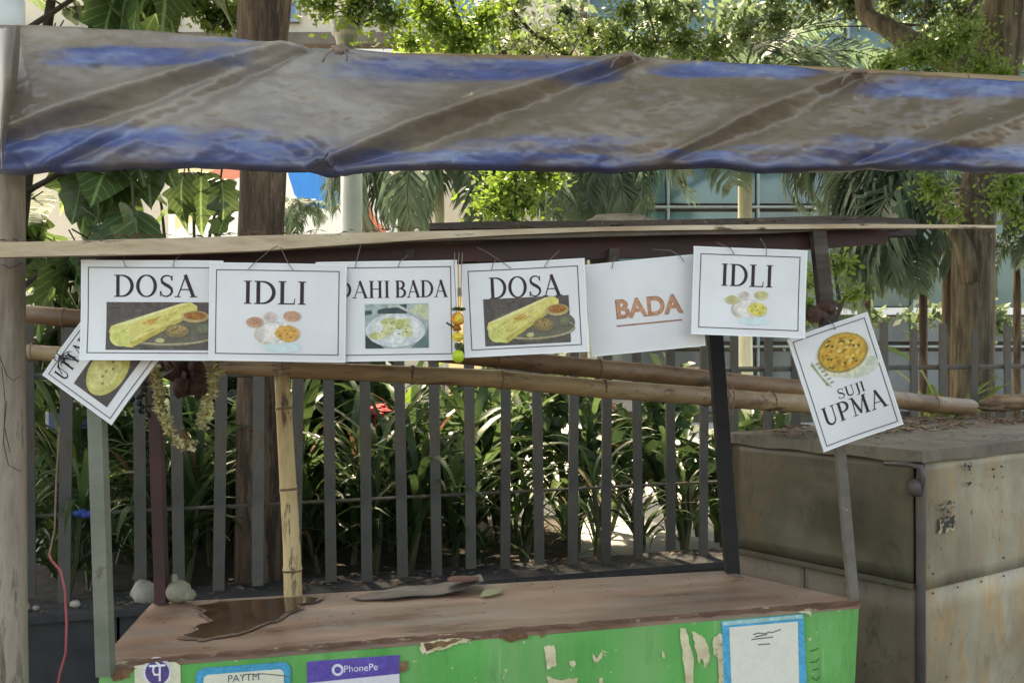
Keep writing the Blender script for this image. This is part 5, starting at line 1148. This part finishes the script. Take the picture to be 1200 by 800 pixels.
# the sign hung askew by one corner
r, fl, u, W, H = sign(80, 397, 104, 100, 2.1, R(-54), 'menu sign hung askew by one corner, lettering partly hidden, beside the wooden pole', bw=5)
letters(fl, 'UTTAPAM', -42, -26, 16, 84, u)
pic = fl.mesh('food_picture', [[(-38 * u, -84 * u), (44 * u, -84 * u), (44 * u, -36 * u), (-38 * u, -36 * u)]], ink(92, 84, 80), 1)
fl.mesh('print_shape', [ell(-2 * u, -60 * u, 33 * u, 21 * u)], ink(206, 196, 118), 2, pic)
fl.mesh('print_shape', [ell(-4 * u, -58 * u, 26 * u, 15 * u)], ink(220, 210, 140), 3, pic)
fl.mesh('print_shape', [ell((-18 + 7 * k) * u, (-64 + 5 * (k * k % 3)) * u, 2.2 * u, 1.6 * u, 8) for k in range(6)], ink(160, 150, 84), 4, pic)
fl.mesh('print_shape', [ell(30 * u, -78 * u, 4 * u, 2.4 * u, 10)], ink(226, 220, 206), 2, pic)
mb = MB(); q = random.Random(6)
for k in range(11): a = Vector((-.047 + q.uniform(-.012, .016), -.006, -.016 + q.uniform(-.012, .012))); b = a + Vector((q.uniform(-.035, .025), q.uniform(-.012, .0), q.uniform(-.03, .03))); mb.tube([a, a.lerp(b, .5) + Vector((0, -.006, .004)), b], .0011, 5)
lpart('wire_knot', mb, M['black_iron'], r)
# DOSA (first)
r, fl, u, W, H = sign(178, 305, 166, 117, 2.055, R(.3), 'DOSA menu sign at the end of the row, its edge overlapped by an IDLI sign')
letters(fl, 'DOSA', -44, -43, 26, 97, u); dosa_print(fl, u, -53, -105, 122, 56); hook(r, 26, 12, u); hook(r, -30, 12, u, -4)
# IDLI (orange bowls)
r, fl, u, W, H = sign(325.5, 308.5, 161, 115, 2.035, R(.9), 'IDLI menu sign with orange bowls hanging beside the sign for curd dumplings')
letters(fl, 'IDLI', -39, -48, 27, 74, u); idli_print(fl, u, -35, -102, 68, 48, True); hook(r, -33, 26, u, 22, -.003, 12); hook(r, 18, 24, u, -14, -.003, -8)
# DAHI BADA
r, fl, u, W, H = sign(453, 306, 165, 117, 2.06, R(-.9), 'DAHI BADA menu sign with a white plate of curd dumplings', bw=7)
letters(fl, 'DAHI', -58, -43, 20, 62, u); letters(fl, 'BADA', 10, -43, 20, 61, u)
s_ = lambda pts: [((-26 + x * 74) * u, (-102 + z * 52) * u) for x, z in pts]
pic = fl.mesh('food_picture', [s_([(0, 0), (1, 0), (1, 1), (0, 1)])], ink(172, 186, 180), 1)
A = lambda pts, c, L: fl.mesh('print_shape', [s_(pts)], ink(*c), L, pic)
A([(.2, .86), (.5, .97), (.66, .99), (.66, .78), (.2, .78)], (70, 84, 84), 2); A([(0, .74), (.12, .78), (.1, .86), (0, .85)], (74, 96, 98), 2); A([(0, 0), (.3, 0), (.12, .2), (0, .3)], (60, 74, 72), 2); A([(.72, 0), (1, 0), (1, .5), (.96, .3)], (104, 128, 128), 2)
A([(.68, .78), (.8, .98), (1, .98), (1, .62), (.9, .7)], (204, 206, 170), 2); A([(.36, .9), (.52, .92), (.96, .6), (.98, .66), (.54, .97), (.38, .96)], (196, 196, 188), 3)
A(arc(.48, .4, .47, .38, 0, 360, 34)[:-1], (218, 220, 220), 4); A(arc(.48, .41, .38, .3, 0, 360, 30)[:-1], (228, 228, 224), 5)
q = random.Random(2)
for k in range(13): A(ragged(arc(.4 + q.uniform(-.26, .28), .44 + q.uniform(-.16, .18), q.uniform(.07, .12), q.uniform(.07, .11), 0, 360, 8)[:-1], k, .012, 2), random.Random(k).choice(((206, 204, 150), (216, 214, 166), (196, 196, 128))), 6)
for k in range(12): A(arc(.42 + q.uniform(-.28, .28), .44 + q.uniform(-.18, .18), .018, .014, 0, 360, 7)[:-1], random.Random(k).choice(((120, 128, 60), (170, 120, 70))), 7)
hook(r, -36, 26, u, 4); hook(r, 14, 8, u, 8)
# DOSA (second)
r, fl, u, W, H = sign(612, 306.5, 145, 109, 2.085, R(-2.9), 'DOSA menu sign hanging between the lemon charm and the orange BADA sign', bw=8)
letters(fl, 'DOSA', -40, -42, 25, 84, u); dosa_print(fl, u, -48, -97, 100, 55); hook(r, -14, 22, u, -26, -.003, -14); hook(r, 26, 12, u, 14, -.003, 5); hook(r, -36, 8, u, 6)
# BADA, plain, orange letters
r, fl, u, W, H = sign(750, 304, 134, 108, 2.12, R(-5.6), 'plain white sign with orange underlined BADA lettering, no picture', border=False)
v, f = bfont('BADA', .04, .0011); k_ = 76 * u / (max(p[0] for p in v) - min(p[0] for p in v)); zc = -57 * u
q1 = MB(); q1.add([(x * k_ + 4 * u, -.0026, y * k_ + zc) for x, y, _ in v], f); lpart('lettering', q1, ink(206, 148, 116, .2), r)
q1 = MB(); q1.add([(x * k_ * 1.035 + 4 * u, -.0023, y * k_ * 1.08 + zc) for x, y, _ in v], f); lpart('letter_outline', q1, ink(158, 114, 92, .2), r)
fl.mesh('underline', [[(-35 * u, -76 * u), (42 * u, -76 * u), (42 * u, -74.2 * u), (-35 * u, -74.2 * u)]], ink(168, 112, 90), 1)
hook(r, 50, 12, u, -12, -.003, -20); hook(r, -34, 8, u, 6)
# IDLI (yellow bowls)
r, fl, u, W, H = sign(879.5, 291, 133, 103, 2.085, R(2.2), 'smaller IDLI menu sign with pale yellow bowls at the end of the row')
letters(fl, 'IDLI', -33, -45, 26, 61, u); idli_print(fl, u, -27, -88, 53, 40, False); hook(r, -20, 8, u, -16); hook(r, 18, 14, u, -2)
# SUJI UPMA, portrait, tilted
r, fl, u, W, H = sign(968, 381.5, 101, 139, 2.155, R(-18.6), 'tilted portrait SUJI UPMA menu sign with a bowl print on the grey front post', bw=5, yaw=R(4))
letters(fl, 'SUJI', -13, -87, 12, 34, u); letters(fl, 'UPMA', -38, -112, 22, 78, u)
pic = fl.mesh('food_picture', [ell(8 * u, -38 * u, 33 * u, 26 * u, 34)], ink(226, 218, 190), 1)
A = lambda pts, c, L: fl.mesh('print_shape', [pts], ink(*c), L, pic)
A(ell(22 * u, -58 * u, 24 * u, 12 * u, 20), (206, 210, 190), 0.5)
A(ell(8 * u, -36 * u, 30.5 * u, 23 * u, 34), (166, 146, 88), 2); A(ell(8 * u, -35.5 * u, 28 * u, 21 * u, 34), (218, 168, 74), 3)
q = random.Random(9)
for k in range(90):
    a = q.uniform(0, 6.28); rad = q.random() ** .5; c = q.choice(((226, 182, 78), (230, 190, 96), (206, 148, 62), (218, 166, 60), (186, 132, 60), (238, 208, 124)))
    A(ragged(ell((8 + 25 * rad * math.cos(a)) * u, (-35.5 + 18.5 * rad * math.sin(a)) * u, q.uniform(1.6, 3.6) * u, q.uniform(1.2, 2.4) * u, 6), k, .0004, 1), c, 4)
for k in range(16):
    a = q.uniform(0, 6.28); rad = .6 + .4 * q.random(); A(ell((8 + 26 * rad * math.cos(a)) * u, (-35.5 + 19.5 * rad * math.sin(a)) * u, 1.8 * u, 1.2 * u, 6), (92, 96, 44), 5)
for k in range(6):
    x, z = -28 + 2.0 * k, -40 - 5.2 * k
    for s in (-1, 1): A(ell((x + s * 3.4) * u, (z + 1) * u, 3.0 * u, 1.3 * u, 10, .6 * s - .5), (168, 170, 128), 1)
fl.mesh('print_shape', ribbon([(-31 * u, -34 * u), (-26 * u, -52 * u), (-17 * u, -70 * u)], [.8 * u] * 3), ink(168, 170, 128), 1.3, pic)
hook(r, 8, 10, u, -3)

# ---------------------------------------------------------------- lemon charm, garland, cables
c0 = P(537, 300, 2.02); r = thing('lemon_charm', c0, 'hanging charm of marigold, yellow bloom and green lime on strings between signs', 'charm')
mb = MB()
for (x0, x1) in ((532, 534), (537, 537.5), (541, 540)): mb.tube([P(x0 + 1, 296, 2.07), P(x0, 312, 2.03), P(x1, 345, 2.02), P(537, 400, 2.02)], .001, 4)
part('string', mb, M['cord'], r)
mb = MB()
for k in range(9): a = 2.4 * k; mb.tube([P(537, 362, 2.02), P(537 + 9 * math.cos(a), 363 + 2.5 * math.sin(a) - 1, 2.02 + .014 * math.sin(a))], [.003, .0012], 5)
mb.tube([P(536, 386, 2.02), P(523, 378, 2.01)], [.003, .002], 5); part('chilli', mb, M['chilli'], r)
mb = MB(); mb.ball(P(536.5, 374, 2.02), .0135, 14, 10, .14, (1, 1, 1.0), 1); part('marigold', mb, M['marigold'], r)
mb = MB(); mb.ball(P(537.5, 373, 2.011), .0095, 12, 9, .14, (.9, .8, 1.1), 7); part('bloom', mb, M['yellow_flower'], r)
mb = MB(); mb.ball(P(535.5, 384.5, 2.02), .0085, 10, 8, .2, (1.1, 1, .7), 2); part('dried_bloom', mb, surf("dried_red_bloom", [(.28, .07, .015), (.4, .13, .02)], 60, .85, bmp=.3), r)
mb = MB(); mb.ball(P(536.5, 394.5, 2.02), .0115, 12, 9, .15, (1, 1, .85), 3); part('bloom', mb, M['yellow_flower'], r)
mb = MB()
for k in range(4): mb.ball(P(537 + rnd.uniform(-4, 4), 406 + rnd.uniform(-4, 4), 2.02), .006, 8, 6, .2, (1, 1, 1.1), k)
part('leaf_whorl', mb, M['chilli'], r)
mb = MB(); mb.ball(P(537, 417.5, 2.018), .0128, 16, 11, .02, (1, 1, 1.05), 4); part('lime', mb, M['lime'], r, True)
# garland
pathp = [(176, 424), (181, 440), (186, 462), (191, 486), (200, 508), (211, 522), (221, 524), (230, 516)], [(256, 422), (253, 440), (249, 458), (243, 476), (238, 494), (241, 505)]
r = thing('dried_garland', P(215, 420, 2.3), 'dried pale yellow flower garland hanging in a loop under the first signs', 'garland')
mb = MB(); q = random.Random(3)
for k in range(16):
    a = 2 * math.pi * k / 16 + q.uniform(-.2, .2); L = .012 * q.uniform(.7, 1.2); d = Vector((math.cos(a) * .9, math.sin(a) * .9, q.uniform(-.5, .5))) * L; s = Vector((-math.sin(a), math.cos(a), .3)) * L * .22
    mb.add([Vector((0, 0, 0)), d * .5 + s, d, d * .5 - s], [(0, 1, 2, 3)])
mb.ball((0, 0, 0), .0035, 6, 5); fme = mb.mesh('flower', M['petal'])
for pth in pathp:
    for (x0, y0), (x1, y1) in zip(pth, pth[1:]):
        m_ = max(2, int(math.hypot(x1 - x0, y1 - y0) / 3))
        for k in range(m_):
            t = k / m_; 
            for rep in range(2):
                o = link('flower', fme, r); o.location = P(x0 + (x1 - x0) * t + q.uniform(-4, 4), y0 + (y1 - y0) * t + q.uniform(-2, 2), 2.3 + q.uniform(-.012, .008)) - r.location
                o.rotation_euler = (q.uniform(-.7, .7), q.uniform(-.7, .7), q.uniform(0, 6)); s = q.uniform(1.0, 1.6); o.scale = (s, s, s)
mb = MB()
for pth in pathp: mb.tube([P(x, y, 2.3) for x, y in pth], .002, 4)
part('string', mb, M['cord'], r)
r = thing('dried_leaf_bundle', P(217, 420, 2.36), 'dark brown bundle of dried curled leaves hanging inside the garland', 'leaf bundle')
for k in range(15):
    mb = MB(); c = P(217 + q.uniform(-15, 15), 440 + q.uniform(-18, 14), 2.36 + q.uniform(-.02, .02)); a = q.uniform(0, 6.28); vs = []
    for i in range(6):
        t = i / 5; wv = .02 * math.sin(math.pi * (.1 + .85 * t)); dx = (t - .5) * .06
        for s in (-1, 0, 1):
            x, z = dx, s * wv; vs.append(c + Vector((x * math.cos(a) - z * math.sin(a), .012 * abs(s) + .02 * math.sin(t * 5 + k), x * math.sin(a) + z * math.cos(a))))
    mb.add(vs, [(i * 3 + j, i * 3 + j + 1, i * 3 + j + 4, i * 3 + j + 3) for i in range(5) for j in range(2)]); part('dried_leaf', mb, M['husk'], r, True)
mb = MB(); mb.tube([P(217, 300, 2.36), P(217, 425, 2.36)], .002, 4); part('string', mb, M['cord'], r)
# small twig knot beside the tilted sign
r = thing('dried_spray', P(168, 420, 2.4), 'small dark dried flower spray hanging beside the garland', 'dried flowers')
mb = MB()
for k in range(26): a = P(166 + q.uniform(-12, 12), 466 + q.uniform(-22, 22), 2.4); mb.ball(a, .006 * q.uniform(.5, 1.2), 6, 5, .2, seed=k)
mb.tube([P(168, 330, 2.4), P(167, 440, 2.4), P(165, 485, 2.4)], .0018, 4); part('dried_head', mb, M['black_iron'], r)
# red cable
r = thing('hanging_cable', P(66, 560, 2.3), 'thin cable hanging beside the wooden pole, brown above and red below', 'cable')
up_ = [(70, 500), (66, 560), (64, 620), (58, 648)]; lo_ = [(58, 648), (60, 656), (71, 668), (76, 690), (78, 730), (77, 765), (70, 790), (66, 815), (60, 860)]
mb = MB(); mb.tube([P(x, y, 2.3) for x, y in up_], .0022, 6); part('bare_cord', mb, M['cord'], r)
mb = MB(); mb.tube([P(x, y, 2.3) for x, y in lo_], .0028, 8); part('red_sheath', mb, M['cable'], r, True)
x_ = fence_x(101)
mb = MB()
for k in range(5): mb.ball((x_ - .03 + .016 * k, FX(x_) - .01, .805 + .006 * math.sin(k * 2)), .017, 9, 7, .25, (1.2, .8, .8), k)
tag(link('blue_rag', mb.mesh('blue_rag', M['blue_cloth'], True)), 'twisted blue rag knotted on the thin fence rail', 'rag')
mb = MB()
for k in range(7): a = k * .9; c = P(438, 481, 5.2); mb.ball(c + Vector((.05 * math.cos(a), .03 * math.sin(a), .02 * math.sin(a * 2))), .03, 8, 6, .3, (1.3, 1, .5), k)
mb.tube([P(438, 481, 5.2), P(441, 600, 5.2), Vector((P(441, 0, 5.2).x, 5.2, .34))], .008, 5)
tag(link('red_flower', mb.mesh('red_flower', M['red_flower'])), 'red blossom on a tall stalk among the strap leaves', 'flower')

# ---------------------------------------------------------------- sheet metal locker
KC, KL, KR = Vector((P(1078, 0, 2.6).x, 2.6, 0)), Vector((P(853, 0, 3.1).x, 3.1, 0)), None
rd = Vector((.83, .56, 0)).normalized(); ld = (KL - KC); KR = KC + rd * 1.15; KB = KL + rd * 1.15
ZT_, ZS = 1.195, .85
r = thing('metal_locker', KC, 'big worn sheet metal locker box with a dusty lid beside the cart', 'locker')
def sheet(name, a, b, z0, z1, mat, out, th=.012, nx=14, nz=10, amp=.006, lean=0.0, label=None, seed=0):
    mb = MB(); vs = []; w_ = nz + 1
    for i in range(nx + 1):
        for j in range(nz + 1):
            t, v = i / nx, j / nz; p = a.lerp(b, t); p = Vector((p.x, p.y, z0 + (z1 - z0) * v)) + out * (lean * v)
            e = math.sin(math.pi * t) * math.sin(math.pi * v); vs.append(p + out * (amp * e * (mnoise.noise(p * 4 + Vector((seed, 0, 0))) * 1.5)))
    m_ = len(vs); vs += [v - out * th for v in vs]; fs = []
    for i in range(nx):
        for j in range(nz): k = i * w_ + j; fs.append((k, k + w_, k + w_ + 1, k + 1)); fs.append((m_ + k, m_ + k + 1, m_ + k + w_ + 1, m_ + k + w_))
        k = i * w_; fs.append((k, m_ + k, m_ + k + w_, k + w_)); k += nz; fs.append((k, k + w_, m_ + k + w_, m_ + k))
    for j in range(nz): fs.append((j, j + 1, m_ + j + 1, m_ + j)); k = nx * w_ + j; fs.append((k, m_ + k, m_ + k + 1, k + 1))
    mb.add(vs, fs); return part(name, mb, mat, r, True, label)
lo = Vector((-ld.y, ld.x, 0)).normalized();  lo = lo if lo.x < 0 else -lo
ro = Vector((rd.y, -rd.x, 0)).normalized(); ro = ro if ro.y < 0 else -ro
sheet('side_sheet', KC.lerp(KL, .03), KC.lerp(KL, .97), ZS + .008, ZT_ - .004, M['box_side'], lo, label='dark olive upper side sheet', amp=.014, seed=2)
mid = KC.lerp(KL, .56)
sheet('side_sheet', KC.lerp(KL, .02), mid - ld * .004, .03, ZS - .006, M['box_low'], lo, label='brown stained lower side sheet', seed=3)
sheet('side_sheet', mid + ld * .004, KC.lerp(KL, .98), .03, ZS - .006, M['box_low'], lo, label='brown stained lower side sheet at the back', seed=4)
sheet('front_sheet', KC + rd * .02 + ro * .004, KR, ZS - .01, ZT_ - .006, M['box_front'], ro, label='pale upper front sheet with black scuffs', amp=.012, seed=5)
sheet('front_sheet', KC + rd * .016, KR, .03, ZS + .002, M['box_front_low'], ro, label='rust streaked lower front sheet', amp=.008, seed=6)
sheet('back_sheet', KL, KB, .03, ZT_ - .006, M['box_low'], -ro); sheet('back_sheet', KR, KB, .03, ZT_ - .006, M['box_low'], -lo)
mb = MB(); a, b = KC + lo * .006 + Vector((0, 0, ZS)), KL + lo * .006 + Vector((0, 0, ZS)); mb.bar(a.lerp(b, .02), a.lerp(b, .98), .014, .012); part('seam_strip', mb, M['box_side'], r)
mb = MB(); mb.tube([KC + Vector((.004, .004, z)) for z in (.02, ZS, 1.1, ZT_ - .012)], [.013, .013, .014, .011], 8); part('corner_post', mb, M['tin'], r, True)
# lid: a shallow folded tray with a rounded front corner
lift = Vector((0, 0, 1)); ov = .018
q4 = [KC + lo * ov + ro * ov, KR + ro * ov, KB, KL + lo * ov]
mb = MB(); n = 18; vs = []; fs = []
for i in range(n + 1):
    for j in range(n + 1):
        p = q4[0].lerp(q4[1], i / n).lerp(q4[3].lerp(q4[2], i / n), j / n); p.z = ZT_ + .018 + .006 * mnoise.noise(p * 5) * min(1, 4 * min(i, j, n - i, n - j) / n) + .02 * (i / n) * 0; vs.append(p)
for i in range(n):
    for j in range(n): k = i * (n + 1) + j; fs.append((k, k + n + 1, k + n + 2, k + 1))
mb.add(vs, fs)
for a, b, o_ in ((q4[0], q4[1], ro), (q4[3], q4[0], lo), (q4[1], q4[2], -lo), (q4[2], q4[3], -ro)):
    for k in range(12):
        p, q_ = a.lerp(b, k / 12), a.lerp(b, (k + 1) / 12); dz = Vector((0, 0, ZT_ + .018)); lw = Vector((0, 0, ZT_ - .014 + .003 * math.sin(k * 1.7))); lw2 = Vector((0, 0, ZT_ - .014 + .003 * math.sin((k + 1) * 1.7)))
        P0, P1 = Vector((p.x, p.y, 0)), Vector((q_.x, q_.y, 0)); mb.quad(P0 + lw, P1 + lw2, P1 + dz, P0 + dz); mb.quad(P0 + lw - o_ * .006, P1 + lw2 - o_ * .006, P1 + lw2, P0 + lw)
part('lid', mb, M['box_lid'], r)
# worn hasp at the corner
mb = MB(); h0 = KC + lo * .024 + ro * .02
mb.tube([h0 + Vector((-.075, .06, ZT_ - .022)), h0 + Vector((-.03, .02, ZT_ - .018)), h0 + Vector((-.004, 0, ZT_ - .024)), h0 + Vector((.002, -.002, ZT_ - .05)), h0 + Vector((-.002, 0, ZT_ - .085))], [.006, .007, .008, .008, .006], 8)
mb.ball(h0 + Vector((-.012, .008, ZT_ - .078)), .022, 12, 9, .08, (1, .7, 1.1), 3); part('hasp', mb, M['tin'], r, True)
# rivets along the front seam
mb0 = MB(); mb0.ball((0, 0, 0), .003, 8, 6, 0, (1, 1, 1)); rme = mb0.mesh('rivet', M['tin'], True)
for k in range(9):
    for z in (ZS - .022, ZS + .03):
        if z > ZS and k % 3: continue
        o = link('rivet', rme, r); o.location = KC + rd * (.05 + .115 * k) + ro * .006 + Vector((0, 0, z)) - r.location
# torn paper and scuffs on the front sheet
def kp(x, z, out=.012): return KC + rd * x + ro * out + Vector((0, 0, z))
mb = MB(); pts = ragged([(.065, .985), (.14, .99), (.145, 1.02), (.12, 1.028), (.07, 1.02)], 3, .004, 4); mb.poly([kp(x, z, .0135) for x, z in pts]); part('torn_label', mb, M['paper'], r)
scf = surf("black_scuff", [(.025, .02, .016), (.06, .05, .038)], 40, .8, bmp=.2)
def scuffs(x0, x1, z0, z1, n, sd, slant=0):
    q = random.Random(sd); mb = MB()
    for k in range(n):
        x, z = q.uniform(x0, x1), q.uniform(z0, z1); x += (z - z0) * slant; a = q.uniform(-.9, .9); L = q.uniform(.006, .024); wd = L * q.uniform(.2, .5)
        pts = ragged([(x - L / 2 * math.cos(a), z - L / 2 * math.sin(a)), (x + wd * math.sin(a) / 2, z - wd / 2), (x + L / 2 * math.cos(a), z + L / 2 * math.sin(a)), (x, z + wd / 2)], k + sd, wd * .25, 3)
        mb.poly([kp(x_, z_, .0142 + .00002 * k) for x_, z_ in pts])
    part('scuff_marks', mb, scf, r)
scuffs(.07, .135, 1.025, 1.07, 24, 1); scuffs(.2, .23, 1.1, 1.17, 9, 2, -.3); scuffs(.3, .36, 1.08, 1.15, 7, 3, .4); litter('locker_litter', lambda q: ((lambda u, v: (q4[0].lerp(q4[1], u).lerp(q4[3].lerp(q4[2], u), v) * 1.0 + Vector((0, 0, ZT_ + .02)), None))(q.random(), .45 + .55 * q.random())), 420, .045, 'dry leaves and pod husks littering the locker lid', 4)
litter('locker_litter', lambda q: ((lambda u, v: (q4[0].lerp(q4[1], u).lerp(q4[3].lerp(q4[2], u), v) + Vector((0, 0, ZT_ + .02)), None))(q.random(), q.random())), 90, .02, 'crumbs of dry leaf on the locker lid', 5)
# heap of husks at the back of the lid
for k, (px, py, rr) in enumerate(((1182, 474, .03), (1196, 470, .04), (1170, 477, .022))):
    p = P(px, py, 3.6); mb = MB(); mb.ball(p, rr * 2.2, 12, 8, .2, (1.5, .8, .3), k); tag(link('dry_husk', mb.mesh('dry_husk', M['litter'], True)), ['curled dry palm husk at the far edge of the locker lid', 'largest dry husk at the outer end of the locker lid', 'smallest dry husk lying nearest the bamboo end'][k], 'husk', 'dry husks on the locker lid')

# ---------------------------------------------------------------- the cards are not quite flat
import bmesh
bq = random.Random(5)
for root in [o for o in COL.objects if o.name.split('.')[0] == 'menu_sign']:
    parts_ = []
    for c in root.children:
        if c.name.startswith('hanging_wire') or c.name.startswith('wire_knot'): continue
        parts_ += [c] + list(c.children)
    card = next(c for c in root.children if c.name.split('.')[0] == 'card')
    hw = max(v.co.x for v in card.data.vertices); hh = -min(v.co.z for v in card.data.vertices)
    ka, kb, kc, ph = bq.uniform(-.007, .007), bq.uniform(-.003, .003), bq.uniform(-.012, .004), bq.uniform(0, 6)
    xs_ = [hw * (-1 + 2 * k / 12) for k in range(1, 12)]; zs_ = [-hh * k / 8 for k in range(1, 8)]
    fx = lambda x: ka * (x / hw) ** 2 + kb * math.sin(3.1 * x / hw + ph)
    fz = lambda z: kc * max(0, -z / hh - .45) ** 2 * 2
    nx_ = [-hw * 1.02] + xs_ + [hw * 1.02]; nz_ = [.002] + [z for z in zs_] + [-hh - .002]
    def pl(f, grid, v):
        g = sorted(grid); v = min(max(v, g[0]), g[-1])
        for a, b in zip(g, g[1:]):
            if v <= b: return f(a) + (f(b) - f(a)) * (v - a) / (b - a)
        return f(v)
    done = set()
    for c in parts_:
        me = c.data
        if me.name in done: continue
        done.add(me.name); bm = bmesh.new(); bm.from_mesh(me)
        x0, x1 = min(v.co.x for v in bm.verts), max(v.co.x for v in bm.verts); z0, z1 = min(v.co.z for v in bm.verts), max(v.co.z for v in bm.verts)
        for x in xs_:
            if x0 < x < x1: bmesh.ops.bisect_plane(bm, geom=bm.verts[:] + bm.edges[:] + bm.faces[:], plane_co=(x, 0, 0), plane_no=(1, 0, 0))
        for z in zs_:
            if z0 < z < z1: bmesh.ops.bisect_plane(bm, geom=bm.verts[:] + bm.edges[:] + bm.faces[:], plane_co=(0, 0, z), plane_no=(0, 0, 1))
        for v in bm.verts: v.co.y += pl(fx, nx_, v.co.x) + pl(fz, nz_, v.co.z)
        bm.to_mesh(me); bm.free(); me.update()
